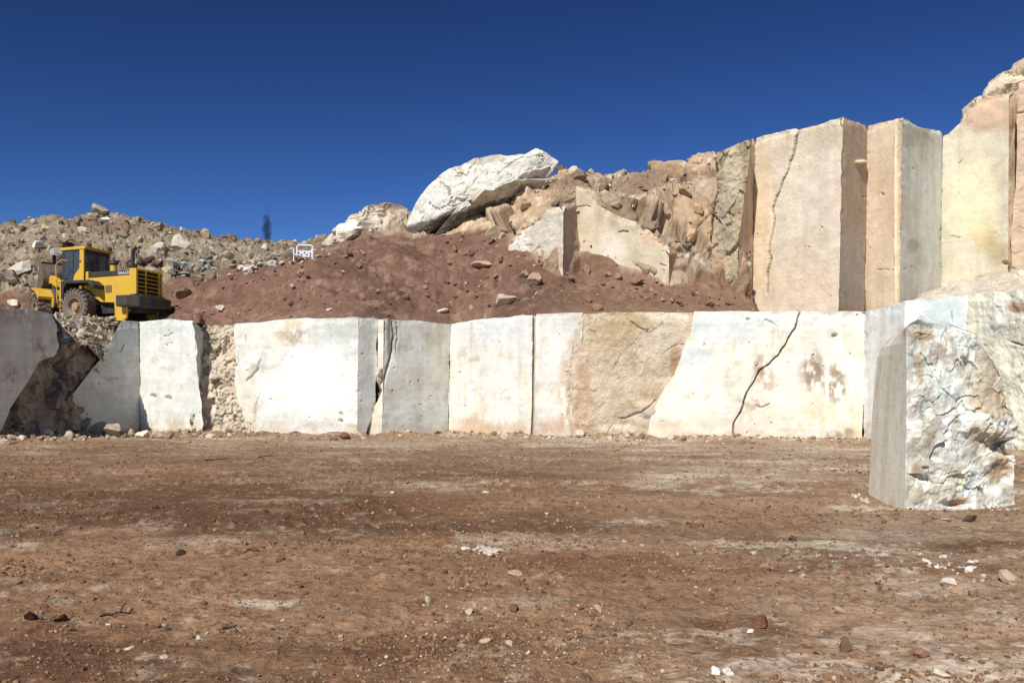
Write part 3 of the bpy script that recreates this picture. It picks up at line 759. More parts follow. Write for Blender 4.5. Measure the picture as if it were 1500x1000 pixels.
pale = .75 * ss(-.1, .45, GX / np.maximum(GY, 1)) * ss(.6, .1, q1) + .6 * ss(14, 30, GY) * ss(-6, 8, GX) + .6 * ss(15, 36, GY)
gc = mix(gc, DUST, np.clip(pale * (.55 + .9 * q2 + .3 * q3), 0, .8))
gc = mix(gc, lin(168, 132, 100), .55 * ss(.08, .5, q2 - .4 * q1))
for bx, by, rx, ry, s in ((395, 884, 55, 6, .9), (80, 880, 40, 6, .5), (1340, 930, 70, 22, .5), (1395, 860, 60, 10, .6), (1030, 690, 80, 10, .7), (1190, 660, 60, 6, .6), (640, 712, 70, 9, .5),
                          (960, 700, 50, 8, .6), (30, 800, 40, 6, .6), (760, 880, 60, 8, .45), (1180, 690, 90, 14, .4), (1460, 900, 50, 20, .6), (1100, 890, 50, 8, .4), (290, 790, 60, 6, .35), (1300, 780, 120, 20, .35), (560, 650, 160, 6, .5), (900, 645, 130, 6, .6)):
    dd = np.hypot((gx - bx) / rx, (gy - by) / ry) + .9 * q3 + .9 * q4
    gc = mix(gc, lin(206, 190, 168), .8 * s * (1 - ss(.0, 1.3, dd)))
for bx, by, rx, ry, s in ((600, 737, 130, 14, .35), (300, 700, 220, 14, .2), (900, 830, 150, 20, .5), (60, 930, 160, 60, .4), (1090, 940, 90, 50, .5), (1250, 835, 260, 9, .55), (640, 940, 130, 30, .4), (330, 745, 200, 20, .2)):
    dd = np.hypot((gx - bx) / rx, (gy - by) / ry) + .6 * q3 + .3 * q2
    gc = mix(gc, lin(104, 66, 44), s * (1 - ss(.4, 1.2, dd)))
wgt = .25 + .75 * ss(-.25, .5, GX / np.maximum(GY, 1)) + .4 * ss(20, 34, GY)
gc = mix(gc, lin(208, 192, 168), np.clip(.8 * wgt * ss(.16, .5, fbm(p * np.array([.55, .9, 1]) + 31, 5, 105) + .35 * q3 + .3 * q4), 0, .85))
gc = mix(gc, lin(190, 168, 142), .35 * ss(.30, .6, q4 + .45 * q3))
gc = mix(gc, lin(84, 54, 36), .5 * ss(.34, .5, fbm(p * 11 + 3, 3, 104) + .3 * q3))
gc = mix(gc, gc.mean(-1, keepdims=True) * np.array([1.12, 1.0, .84]), np.full(gc.shape[:-1], .03))
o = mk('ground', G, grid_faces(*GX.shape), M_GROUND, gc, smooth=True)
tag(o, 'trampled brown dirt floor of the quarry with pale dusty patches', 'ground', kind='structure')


def gpt(x, y):
    """point of the floor seen at a photo position"""
    d = EYE * F / max(y - HY, 20)
    for _ in range(8):
        X = (x - 750) / F * d
        z = float(ground_z(np.array([X]), np.array([d]))[0])
        d = .5 * d + .5 * (EYE - z) * F / (y - HY)
    X = (x - 750) / F * d
    return np.array([X, d, float(ground_z(np.array([X]), np.array([d]))[0]) - .004])


# crumbs of earth and chips of stone (past counting)
def floor_points(n, seed, xr=(-.66, .66), yr=(640, 1030), pw=1.0, dens=None):
    r = np.random.default_rng(seed)
    u = r.uniform(*xr, n * 3); yy = yr[0] + (yr[1] - yr[0]) * r.uniform(0, 1, n * 3) ** pw
    d = EYE * F / (yy - HY)
    X = u * d
    if dens is not None:
        k = r.uniform(0, 1, n * 3) < dens(X, d)
        X, d = X[k], d[k]
    X, d = X[:n], d[:n]
    return np.stack([X, d, ground_z(X, d)], -1)


clump = lambda X, Y: .12 + .88 * ss(-.05, .4, fbm(np.stack([X * .45, Y * .8, X * 0], -1), 3, 110))
clump2 = lambda X, Y: (.02 + .98 * ss(.1, .4, fbm(np.stack([X * .5, Y * .9, X * 0], -1), 3, 111))) * (.35 + .65 * ss(-5, 6, X))
pt = floor_points(15000, 9, dens=lambda X, Y: .3 + .7 * clump(X, Y))
sz = np.clip(rng.lognormal(-4.7, .5, len(pt)), .005, .04) * np.sqrt(np.clip(pt[:, 1] / 8, .6, 4))
cc = mix(DIRT[None] * rng.uniform(.5, 1.2, (len(pt), 1)), DUST[None] * np.ones((len(pt), 1)), rng.uniform(0, .6, len(pt)) * (rng.uniform(0, 1, len(pt)) < .4))
scatter('dirt_crumbs', pt, sz, cc, M_STONE, BANK0, 'fine crumbs of earth and grit over the quarry floor', 'grit', seed=12)
pt = floor_points(7500, 1, dens=clump)
sz = np.clip(rng.lognormal(-4.3, .5, len(pt)), .006, .035) * np.sqrt(np.clip(pt[:, 1] / 8, .7, 4))
cc = DIRT[None] * rng.uniform(.5, 1.1, (len(pt), 1)) * (1 + rng.normal(0, .02, (len(pt), 3)))
scatter('dirt_clods', pt, sz, cc, M_STONE, BANK1, 'crumbled brown clods of earth strewn over the quarry floor', 'clods', seed=2)
pt = floor_points(4200, 3, dens=clump2)
sz = np.clip(rng.lognormal(-4.6, .5, len(pt)), .005, .05) * np.sqrt(np.clip(pt[:, 1] / 8, .7, 4))
cc = lin(196, 182, 158)[None] * rng.uniform(.4, 1.05, (len(pt), 1))
scatter('stone_chips', pt, sz, cc, M_STONE, BANK1, 'pale chips of marble strewn over the quarry floor', 'gravel', seed=4)
# talus along the foot of the wall
r = np.random.default_rng(5)
TXs = np.concatenate([r.uniform(0, 330, 420), r.uniform(330, 1265, 1000)])
pt, sz, cc = [], [], []
for x in TXs:
    wd = float(ip(x, wall_d)) - abs(r.normal()) * 1.1 - .15
    X = (x - 750) / F * wd
    pt.append([X, wd, float(ground_z(np.array([X]), np.array([wd]))[0])])
    sz.append(np.clip(r.lognormal(-2.9, .55), .02, .22) * (1.35 if x < 330 else .85))
    cc.append((lin(206, 190, 166) if r.uniform() < .5 else lin(160, 130, 102)) * r.uniform(.6, 1.1))
scatter('talus_rubble', np.array(pt), sz, np.array(cc), M_STONE, BANK2, 'low line of broken stone along the foot of the lower faces', 'rubble', seed=6)

# rubble on the hills
r = np.random.default_rng(8)


def hill_scatter(name, n, cols, krange, xrange_, sizes, label, seed, palette, bank=BANK2, fn=None):
    r = np.random.default_rng(seed)
    pt, sz, cc = [], [], []
    while len(pt) < n:
        i = int(np.interp(r.uniform(*krange), kk[:NR], np.arange(NR))); x = r.uniform(*xrange_)
        j = int(np.argmin(np.abs(cx - x)))
        if fn is not None and r.uniform() > fn(x, kk[i], TP[i, j]): continue
        pt.append(TP[i, j] + r.normal(0, .05, 3)); sz.append(np.clip(r.lognormal(*sizes), .04, .8))
        cc.append(palette[r.integers(len(palette))] * r.uniform(.65, 1.15))
    scatter(name, np.array(pt), sz, np.array(cc), M_STONE, bank, label, 'rubble', seed=seed, sink=.35)


PALL = [lin(150, 136, 112), lin(172, 162, 142), lin(128, 112, 92), lin(134, 110, 92), lin(192, 184, 168)]
PALR = [lin(176, 148, 114), lin(200, 174, 138), lin(138, 112, 88), lin(210, 192, 164)]
PALS = [lin(134, 102, 85), lin(156, 124, 104), lin(118, 90, 74), lin(182, 156, 134)]
hill_scatter('hill_rubble', 1400, None, (2.1, 5), (-120, 480), (-2.15, .55), 'loose grey tan rubble covering the hill behind the loader', 21, PALL)
hill_scatter('ridge_rubble', 260, None, (2.6, 5), (700, 1095), (-1.95, .5), 'loose tan rubble on the ridge above the half buried cream block', 22, PALR, fn=lambda x, k, p: .25 + .75 * (vn(p * .5, 5) > 0))
hill_scatter('slope_pebbles', 800, None, (.1, 3), (230, 1120), (-2.75, .5), 'small stones scattered on the reddish soil slope', 23, PALS, bank=BANK1)

# ------------------------------------------------------------------ big boulders
def boulder(name, outline, d, thick, base, label, cat='boulder', seed=1, n=5, rough=.25, tint=None, blobs=(), flat=.55, fac=.3, mat=None, under=None, planes=None):
    V, T = ICO[n]
    O = np.array(outline, float)
    c0 = np.array([(O[:, 0].min() + O[:, 0].max()) / 2, O[:, 1].mean()])
    th = np.arctan2(-(O[:, 1] - c0[1]), O[:, 0] - c0[0]); rr = np.hypot(O[:, 0] - c0[0], O[:, 1] - c0[1])
    k = np.argsort(th); th, rr = th[k], rr[k]
    th = np.concatenate([th - 2 * math.pi, th, th + 2 * math.pi]); rr = np.tile(rr, 3)
    a = np.arctan2(V[:, 2], V[:, 0]); R = np.interp(a, th, rr)
    rad = np.hypot(V[:, 0], V[:, 2]) ** flat
    ca = np.abs(V[:, 1]) ** .6
    rx_, rz_ = np.cos(a) * rad, np.sin(a) * rad
    rb_ = np.random.default_rng(seed * 7)
    pl_ = planes if planes else [(rb_.uniform(-.8, .8), rb_.uniform(-.8, .8), rb_.uniform(.5, .9)) for _ in range(8)]
    for sx_, sz_, h_ in pl_: ca = np.minimum(ca, np.maximum(h_ + sx_ * rx_ + sz_ * rz_, .04 + .12 * ca))
    c = np.sign(V[:, 1]) * ca
    P = W(c0[0] + R * np.cos(a) * rad, c0[1] - R * np.sin(a) * rad, d)
    P[:, 1] += c * thick / 2
    nrm = V * np.array([1, 1.5, 1]); nrm /= np.linalg.norm(nrm, axis=1)[:, None]
    f1, f2, cid, tl = worley(P * .7 + .3 * fbm(P, 3, seed)[:, None], seed)
    g1, g2, gid, gtl = worley(P * 2 + .2 * fbm(P * 2, 3, seed + 1)[:, None], seed + 1)
    edge = .3 + .7 * np.abs(V[:, 1])
    dsp = fac * (cid - .5 + 1.3 * tl) + .4 * fac * (gid - .5 + 1.3 * gtl) + rough * fbm(P * 1.5, 5, seed + 2)
    P = P + nrm * (dsp * edge)[:, None]
    qx, qy = PX(P)
    n2 = fbm(P * 1.3, 4, seed + 5); n3 = fbm(P * 5, 3, seed + 6)
    col = np.broadcast_to(base, P.shape).copy()
    if tint is not None: col = mix(col, tint, .8 * ss(.02, .4, n2))
    col = col * (1 + .12 * n3)[:, None]
    for bl in blobs:
        dd = np.hypot((qx - bl[0]) / bl[2], (qy - bl[1]) / bl[3]) + .4 * n2 + .25 * n3
        col = mix(col, bl[4], bl[5] * (1 - ss(.6, 1.2, dd)))
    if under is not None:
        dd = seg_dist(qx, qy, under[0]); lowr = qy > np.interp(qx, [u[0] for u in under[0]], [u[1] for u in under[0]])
        col = mix(col, under[1] * (1 + .5 * n3)[:, None], lowr * ss(-2, 4, dd + 5 * n3))  # shade of the underside put into the colour below the line
    o = mk(name, P, T, mat or M_ROUGH, col, smooth=True, origin=(P[:, 0].mean(), P[:, 1].mean(), P[:, 2].min()))
    o.data.set_sharp_from_angle(angle=math.radians(18))
    return tag(o, label, cat)


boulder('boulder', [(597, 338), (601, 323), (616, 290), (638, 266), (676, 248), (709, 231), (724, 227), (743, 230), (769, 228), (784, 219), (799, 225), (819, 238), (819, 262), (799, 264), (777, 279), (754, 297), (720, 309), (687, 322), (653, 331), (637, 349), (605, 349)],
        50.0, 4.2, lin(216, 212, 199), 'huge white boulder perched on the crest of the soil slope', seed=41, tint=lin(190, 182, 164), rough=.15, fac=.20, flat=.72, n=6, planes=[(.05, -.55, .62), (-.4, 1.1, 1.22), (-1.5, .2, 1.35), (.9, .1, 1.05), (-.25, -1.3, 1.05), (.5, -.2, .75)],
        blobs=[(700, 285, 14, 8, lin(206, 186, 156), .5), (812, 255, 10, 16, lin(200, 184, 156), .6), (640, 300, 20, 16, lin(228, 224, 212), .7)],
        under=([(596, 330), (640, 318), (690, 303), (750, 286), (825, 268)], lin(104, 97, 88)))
boulder('boulder', [(474, 360), (488, 342), (505, 328), (530, 312), (552, 300), (575, 297), (594, 303), (604, 312), (604, 335), (598, 356), (560, 362), (520, 362)], 51.0, 3.6, lin(206, 192, 170),
        'tan and white jagged boulder partly buried beside the huge white one', seed=42, tint=lin(160, 136, 112), rough=.25, fac=.4, blobs=[(510, 330, 34, 9, lin(238, 232, 220), .9), (560, 318, 16, 20, lin(226, 214, 196), .6), (590, 345, 8, 14, lin(170, 120, 84), .8), (575, 302, 26, 7, lin(130, 100, 82), .7)])
boulder('boulder', [(1405, 190), (1412, 178), (1414, 160), (1425, 148), (1440, 143), (1452, 150), (1440, 170), (1425, 190)], 49.0, 3.0, lin(212, 197, 170), 'rounded tan boulder on the shoulder of the round-topped face', seed=43, rough=.16, fac=.4)
boulder('boulder', [(1440, 142), (1448, 125), (1458, 112), (1475, 104), (1490, 98), (1500, 108), (1503, 130), (1490, 142), (1465, 146)], 48.2, 3.2, lin(216, 201, 175), 'large smooth tan boulder on top of the round-topped face', seed=44, rough=.16, fac=.4, flat=.4, tint=lin(196, 168, 130))
boulder('boulder', [(1482, 104), (1488, 94), (1500, 87), (1530, 80), (1560, 90), (1560, 125), (1520, 130), (1490, 120)], 47.8, 3.2, lin(206, 188, 160), 'highest tan boulder, cut off by the picture edge above a dark hollow', seed=45, rough=.16, fac=.45, flat=.4)

# ------------------------------------------------------------------ split block standing on the floor
nr, nl, nf, ns, nb = 230, 50, 150, 24, 30
t = np.linspace(0, 1, nr)
yrow = 748 - t * (748 - 468)
zrow = EYE + (HY - yrow) / F * 13.8
Rp = ip(yrow, [(468, 1372), (471, 1392), (476, 1402), (486, 1430), (508, 1441), (544, 1466), (594, 1477), (625, 1492), (640, 1493), (652, 1480), (666, 1485), (700, 1488), (724, 1488), (748, 1492)])
Lb = ip(yrow, [(468, 1330), (476, 1316), (486, 1302), (500, 1289), (515, 1285), (560, 1281), (620, 1277), (725, 1273), (748, 1272)])
Lf = ip(yrow, [(468, 1345), (474, 1332), (480, 1327), (600, 1328), (748, 1324)])
lf = np.stack([(Lf - 750) / F * 13.8, 0 * t + 13.8], -1)
lb = np.stack([(Lb - 750) / F * 15.5, 0 * t + 15.5], -1)
rf = np.stack([(Rp - 750) / F * 14.1, 0 * t + 14.1], -1)
rb = np.stack([np.maximum((Rp - 770) / F * 14.3, lb[:, 0] + .15), 0 * t + 15.6], -1)
def edge_pts(a, b, n): return a[:, None] + (b - a)[:, None] * np.linspace(0, 1, n, endpoint=False)[None, :, None]
ring = np.concatenate([edge_pts(lb, lf, nl), edge_pts(lf, rf, nf), edge_pts(rf, rb, ns), edge_pts(rb, lb, nb)], 1)
nt_ = ring.shape[1]
P = np.concatenate([ring, np.broadcast_to(zrow[:, None, None], ring.shape[:2] + (1,))], 2)
side = np.concatenate([np.zeros(nl), np.ones(nf), np.full(ns, 2.), np.full(nb, 3.)])
sf = np.concatenate([np.linspace(0, 1, nl), np.linspace(0, 1, nf), np.linspace(0, 1, ns), np.linspace(0, 1, nb)])
qx, qy = PX(P)
nrm = np.zeros(P.shape)
for s, v in enumerate(((-1, 0, 0), (.1, -1, .05), (1, 0, 0), (0, 1, 0))): nrm[:, side == s] = np.array(v) / np.linalg.norm(v)
fr = (side == 1) * np.minimum(ss(0, .07, sf), 1) + (side == 2) * .9 + (side == 3) * .5 + (side == 0) * .03
f1, f2, cid, tl = worley(P * 1.9 + .35 * fbm(P * 2, 3, 61)[..., None], 62)
g1, g2, gid, gtl = worley(P * 5 + .3 * fbm(P * 4, 3, 63)[..., None], 64)
e1_, e2_, eid, etl = worley(P * 1.0 + .3 * fbm(P * 1.5, 3, 79)[..., None], 80)
dsp = .12 * (.2 * (eid - .5) + 1.4 * etl) + .05 * (.3 * (cid - .5) + 1.4 * tl) + .02 * (.4 * (gid - .5) + 1.4 * gtl) + .05 * fbm(P * 1.5, 4, 65) + .03 * fbm(P * 5, 5, 75, .6) + .012 * ridged(P * 7.0, 4, 66)
wb = fbm(P * 2.2, 4, 67); wb2 = fbm(P * 8, 3, 68)
for bx, by, rx, ry, h in ((1390, 690, 40, 45, .12), (1440, 618, 50, 24, .20), (1474, 655, 30, 14, -.24), (1462, 700, 26, 26, -.14), (1350, 560, 24, 60, .05), (1430, 530, 16, 40, -.12), (1400, 738, 24, 6, -.16), (1370, 480, 40, 12, -.1), (1345, 720, 20, 20, .06)):
    dd = np.hypot((qx - bx) / rx, (qy - by) / ry) + .45 * wb + .35 * wb2
    dsp = dsp + .65 * h * (1 - ss(.3, 1.1, dd))
fr = fr[None] * (1 - .9 * ss(.93, 1, t))[:, None]
P = P + nrm * (dsp * fr)[..., None]
WB = lin(230, 230, 214); STN = lin(186, 168, 142)
bc = np.broadcast_to(WB, P.shape).copy()
bc = mix(bc, lin(206, 214, 206), .8 * ss(-.05, .4, wb))
bc = mix(bc, STN, .7 * ss(.10, .40, fbm(P * np.array([3.4, 3.4, 1.9]), 6, 69, .62)))
bc = mix(bc, lin(196, 206, 200), .7 * ss(.1, .4, fbm(P * np.array([5, 5, 2.4]) + 3, 6, 76, .62)))
bc = mix(bc, lin(240, 240, 230), .8 * ss(.12, .4, fbm(P * np.array([4, 4, 1.6]) + 8, 6, 77, .6)))
for bx, by, rx, ry, c_, s_ in ((1352, 490, 26, 14, lin(186, 156, 112), .8), (1345, 540, 9, 26, lin(170, 144, 108), .8), (1340, 688, 8, 14, lin(190, 164, 122), .7), (1375, 520, 26, 18, lin(214, 206, 186), .6), (1455, 590, 40, 26, lin(190, 172, 144), .9), (1440, 640, 26, 22, lin(196, 182, 158), .8),
                               (1450, 540, 20, 36, lin(178, 162, 134), .8), (1466, 685, 22, 22, lin(178, 148, 112), .85), (1480, 655, 18, 9, lin(84, 72, 62), .8), (1405, 735, 14, 9, lin(176, 134, 98), .8), (1345, 725, 30, 12, lin(204, 194, 170), .7), (1392, 640, 26, 60, lin(246, 248, 240), .7), (1340, 600, 10, 50, lin(244, 240, 226), .6), (1400, 700, 28, 20, lin(240, 232, 206), .7)):
    dd = np.hypot((qx - bx) / rx, (qy - by) / ry) + .5 * wb + .4 * wb2
    bc = mix(bc, c_, s_ * (1 - ss(.55, 1.15, dd)))
bc = mix(bc, lin(150, 134, 112), .5 * ss(.3, .5, ridged(P * np.array([2.5, 2.5, 2.5]) + 4, 4, 72)))
sawn = (side == 0)[None] * np.ones(P.shape[:2])
sc_ = np.broadcast_to(lin(247, 240, 216), P.shape) * (1 + .11 * fbm(np.stack([P[..., 1] * 6, P[..., 2] * .35, P[..., 0] * 0], -1), 4, 71))[..., None]
sc_ = mix(sc_, lin(206, 190, 160), .5 * ss(.15, .45, fbm(P * np.array([1, 3, 1.6]) + 2, 5, 78)))
sc_ = mix(sc_, lin(206, 190, 164), .35 * ss(.1, .5, fbm(np.stack([P[..., 1] * 4, P[..., 2] * .3, P[..., 0] * 0 + 9], -1), 3, 73)))
bc = mix(bc, sc_, sawn)
bc = mix(bc, lin(172, 154, 126), sawn * (.75 * ss(.86, .97, t + .05 * 0))[:, None] * ss(-.4, .3, wb))
cen = P[-1].mean(0)
caps, capc = [], []
for s in (.82, .6, .35, .02):
    q = cen + (P[-1] - cen) * s
    q[:, 2] += (1 - s) * .12 + .05 * fbm(q * 3, 3, 74)
    caps.append(q); capc.append(bc[-1])
P = np.concatenate([P, np.array(caps)], 0); bc = np.concatenate([bc, np.array(capc)], 0)
P = np.concatenate([P, P[:, :1]], 1); bc = np.concatenate([bc, bc[:, :1]], 1)
o = mk('marble_block', P, grid_faces(P.shape[0], P.shape[1]), M_BLOCK, bc, smooth=True, origin=(P[0, :, 0].mean(), P[0, :, 1].mean(), P[0, :, 2].min()))
o.data.set_sharp_from_angle(angle=math.radians(40))
tag(o, 'big split marble block standing on the dirt, one side sawn flat and grey, front rough', 'stone block')

# ------------------------------------------------------------------ rubble chute under the loader
nr, nc = 60, 90
u = np.linspace(0, 1, nc)[None]; v = np.linspace(0, 1, nr)[:, None]
ax = 79 + (150 + 28 * v ** .8 - 79) * u
d = ip(ax, [(79, 36.75), (110, 37.8), (150, 39.2), (180, 40.6)]) - .12 + 2.6 * v
yy = ip(ax, [(79, 514), (106, 507), (128, 505), (150, 530), (180, 530)]) * (1 - v) + ip(ax, [(79, 462), (130, 463), (190, 466)]) * v
P = W(ax, yy, d)
f1, f2, cid, tl = worley(P * 1.6, 120); g1, g2, gid, gtl = worley(P * 3.8, 121)
P = P + np.array([0, -.5, .86]) * (.16 * (.4 * (cid - .5) + 1.5 * tl) + .10 * (.4 * (gid - .5) + 1.5 * gtl) + .12 * fbm(P * 1.5, 4, 122))[..., None]
col = mix(np.broadcast_to(lin(160, 142, 116), P.shape), lin(196, 188, 168), ss(.35, .8, cid)) * (1 + .25 * fbm(P * 4, 3, 123))[..., None]
o = mk('rubble_chute', P, grid_faces(nr, nc), M_ROUGH, col, smooth=True)
o.data.set_sharp_from_angle(angle=math.radians(30))
tag(o, 'pale rubble spilling from the bench edge below the loader wheel', 'rubble', kind='stuff')
r = np.random.default_rng(44)
cp = [P[r.integers(0, nr), r.integers(3, nc - 3)] for _ in range(230)]
scatter('chute_stones', np.array(cp), np.clip(r.lognormal(-2.35, .5, 230), .04, .3), np.array([(lin(196, 188, 170) if r.uniform() < .6 else lin(150, 124, 98)) * r.uniform(.6, 1.1) for _ in cp]), M_STONE, BANK2, 'small angular stones lying in the rubble chute', 'rubble', seed=45, sink=.3)
CHX, CHY = PX(P)
for k, (x, y, w_, h_, c_) in enumerate(((120, 486, 16, 14, lin(190, 190, 176)), (95, 492, 10, 10, lin(196, 186, 164)), (152, 476, 10, 7, lin(200, 192, 176)), (138, 500, 9, 7, lin(190, 166, 130)), (88, 478, 8, 7, lin(184, 168, 140)), (165, 478, 9, 8, lin(196, 190, 176)), (108, 512, 9, 7, lin(186, 164, 130)), (142, 486, 8, 6, lin(170, 140, 110)), (128, 472, 7, 5, lin(206, 200, 184)), (100, 474, 6, 5, lin(196, 180, 150)))):
    dd = 40.6 - (y - 470) * .06 - (140 - x) * .02
    q_ = np.unravel_index(np.argmin(np.hypot(CHX - x, CHY - y - h_ * .3)), CHX.shape)
    stone('rubble_stone', P[q_], w_ / F * dd * .55, c_, 'largest flat pale stone of the chute, right under the loader wheel' if k == 0 else 'angular pale stone lying in the rubble chute below the loader', None if k == 0 else 'stones in the rubble chute', seed=60 + k, squash=.8)

# ------------------------------------------------------------------ single stones
HS = [  # x, y of foot, half width px, colour, squash, label
    (690, 372, 9, lin(104, 88, 78), .8, 'dark stone below the shaded foot of the huge white boulder'),
    (668, 365, 6, lin(150, 118, 98), .8, 'small brown stone left of the dark one below the huge boulder'),
    (742, 441, 17, lin(196, 172, 148), .7, 'broad pale stone low on the soil slope, nearest the bench edge'),
    (705, 388, 14, lin(204, 176, 152), .5, 'flat pinkish slab lying in the soil below the huge boulder'),
    (652, 456, 11, lin(226, 208, 190), .5, 'bright shard lying just above the grey lower face'),
    (527, 389, 7, lin(160, 134, 116), .9, 'brown stone alone in the middle of the soil slope'),
    (325, 450, 9, lin(222, 206, 184), .5, 'flat white stone on the soil right of the loader'),
    (268, 432, 15, lin(150, 122, 100), .35, 'long flat brown slab in the soil beside the loader'),
    (480, 455, 6, lin(230, 206, 188), .6, 'little pink stone above the broad white face'),
    (783, 411, 13, lin(172, 148, 124), .7, 'grey brown rock at the foot of the pale half buried slab'),
    (768, 402, 10, lin(186, 164, 138), .8, 'tan rock leaning at the corner of the pale half buried slab'),
    (858, 399, 9, lin(150, 128, 106), 1.1, 'pointed grey rock at the foot of the cream sawn block'),
    (905, 406, 12, lin(150, 128, 106), .6, 'flat grey rock under the middle of the cream sawn block'),
    (888, 402, 8, lin(170, 146, 120), .7, 'small tan rock under the cream sawn block'),
    (935, 412, 14, lin(140, 116, 96), .5, 'dark flat rock under the low end of the cream sawn block'),
    (1008, 366, 9, lin(120, 112, 100), .8, 'dark grey rock behind the shaded side of the cream block'),
    (993, 352, 9, lin(176, 138, 112), .8, 'reddish rock above the low corner of the cream block'),
    (852, 262, 14, lin(130, 116, 102), .9, 'dark craggy rock on the skyline right of the huge boulder'),
    (882, 275, 12, lin(150, 128, 106), .7, 'brown rock below the craggy skyline rock'),
    (902, 300, 10, lin(176, 152, 124), .8, 'tan rock on the ridge above the cream sawn block'),
    (880, 300, 8, lin(190, 164, 134), .8, 'pale angular rock at the broken top of the cream block'),
    (955, 335, 12, lin(150, 128, 104), .7, 'grey brown rock on the sloping top of the cream block'),
    (1005, 285, 13, lin(160, 138, 110), .7, 'broad tan rock high on the ridge below the skyline'),
    (975, 262, 10, lin(170, 146, 118), .7, 'tan rock close under the ridge skyline'),
    (1022, 310, 14, lin(196, 164, 130), .8, 'cracked peach rock left of the weathered buttress'),
    (1016, 350, 15, lin(206, 174, 140), .8, 'smooth peach rock lower left of the weathered buttress'),
    (813, 300, 10, lin(116, 100, 86), .5, 'dark slab resting over the top of the notch'),
    (728, 345, 16, lin(196, 176, 146), .6, 'tan rock on the slope just right of the huge boulder'),
    (770, 305, 18, lin(186, 160, 126), .5, 'broad flat tan rock below the right end of the huge boulder'),
    (235, 334, 13, lin(168, 142, 116), .7, 'brown block on the skyline of the hill right of the loader'),
    (66, 333, 8, lin(206, 190, 156), .7, 'pale stone on the skyline left of the loader cab'),
    (158, 322, 9, lin(226, 222, 206), .5, 'whitish stone just under the hilltop'),
    (57, 362, 12, lin(226, 222, 204), .9, 'white weathered rock on the hill left of the loader'),
    (230, 372, 16, lin(196, 188, 168), .9, 'large grey pale rock on the hill right of the exhaust pipe'),
    (15, 412, 22, lin(190, 178, 152), .6, 'broad pale rock on the hill at the picture edge'),
    (300, 345, 12, lin(190, 172, 140), .7, 'tan boulder at the shoulder of the hill'),
    (385, 366, 9, lin(200, 196, 176), .8, 'pale rock on the far ridge beneath the dark smoke'),
    (398, 380, 8, lin(92, 96, 96), .7, 'dark slate coloured rock beneath the smoke'),
    (245, 396, 10, lin(206, 186, 130), .7, 'yellowish rock left of the grey rubble heap'),
    (20, 446, 9, lin(222, 212, 184), 1.0, 'cream block behind the edge of the shaded wall'),
    (28, 398, 22, lin(206, 198, 178), .8, 'big pale outcrop left of the loader bucket'),
    (128, 338, 12, lin(206, 196, 172), .7, 'pale block near the hilltop above the loader cab'),
    (262, 362, 20, lin(198, 190, 170), .9, 'largest pale jagged rock on the hill above the grey heap'),
    (333, 374, 13, lin(180, 164, 138), .7, 'tan jagged rock above the pinkish stone heap'),
    (205, 352, 11, lin(196, 182, 154), .6, 'flat pale rock on the hill above the engine hood'),
    (180, 345, 9, lin(150, 134, 110), .7, 'grey brown rock on the hill above the exhaust pipe'),
    (95, 352, 10, lin(168, 150, 122), .7, 'tan rock on the hill left of the cab roof'),
    (1496, 404, 8, lin(222, 216, 196), .8, 'white rock on the bench under the peach brown face'),
]
for k, (x, y, hw, c_, sq, lab) in enumerate(HS):
    p_ = on_hill(x, y)
    stone('rock', p_, hw / F * p_[1] * 1.0, c_, lab, seed=k, squash=sq, sink=.28)
r = np.random.default_rng(31)
for k in range(34):                                               # the jumbled heap of grey stones
    x, y = r.uniform(252, 318), r.uniform(368, 402)
    p_ = on_hill(x, y)
    s = r.uniform(.12, .34)
    stone('heap_stone', p_, s, lin(178, 180, 172) * r.uniform(.45, 1.05), 'angular grey stone in the dark jumbled heap right of the loader', 'grey stones of the jumbled heap', seed=400 + k, bank=BANK2, squash=.7, sink=.12, stretch=(1.3, .7, .8))
for k in range(20):                                               # pinkish white heap
    x, y = r.uniform(334, 374), 0
    y = 400 - (x - 334) * .35 + r.uniform(-6, 6)
    p_ = on_hill(x, y)
    stone('heap_stone', p_, r.uniform(.12, .3), lin(226, 204, 186) * r.uniform(.7, 1.1), 'pinkish white stone in the small heap at the edge of the soil slope', 'pinkish stones of the small heap', seed=450 + k, bank=BANK2, squash=.7, sink=.15)
for k, (x, y, s, c_) in enumerate(((205, 385, .35, lin(92, 70, 58)), (216, 383, .4, lin(84, 64, 54)), (226, 388, .35, lin(100, 76, 62)), (235, 390, .3, lin(110, 84, 70)), (196, 392, .3, lin(96, 76, 64)))):
    p_ = on_hill(x, y); stone('clod', p_, s, c_, 'dark reddish clod of earth behind the loader engine hood', 'dark clods behind the engine hood', seed=480 + k, bank=BANK2, squash=.9, sink=.2)
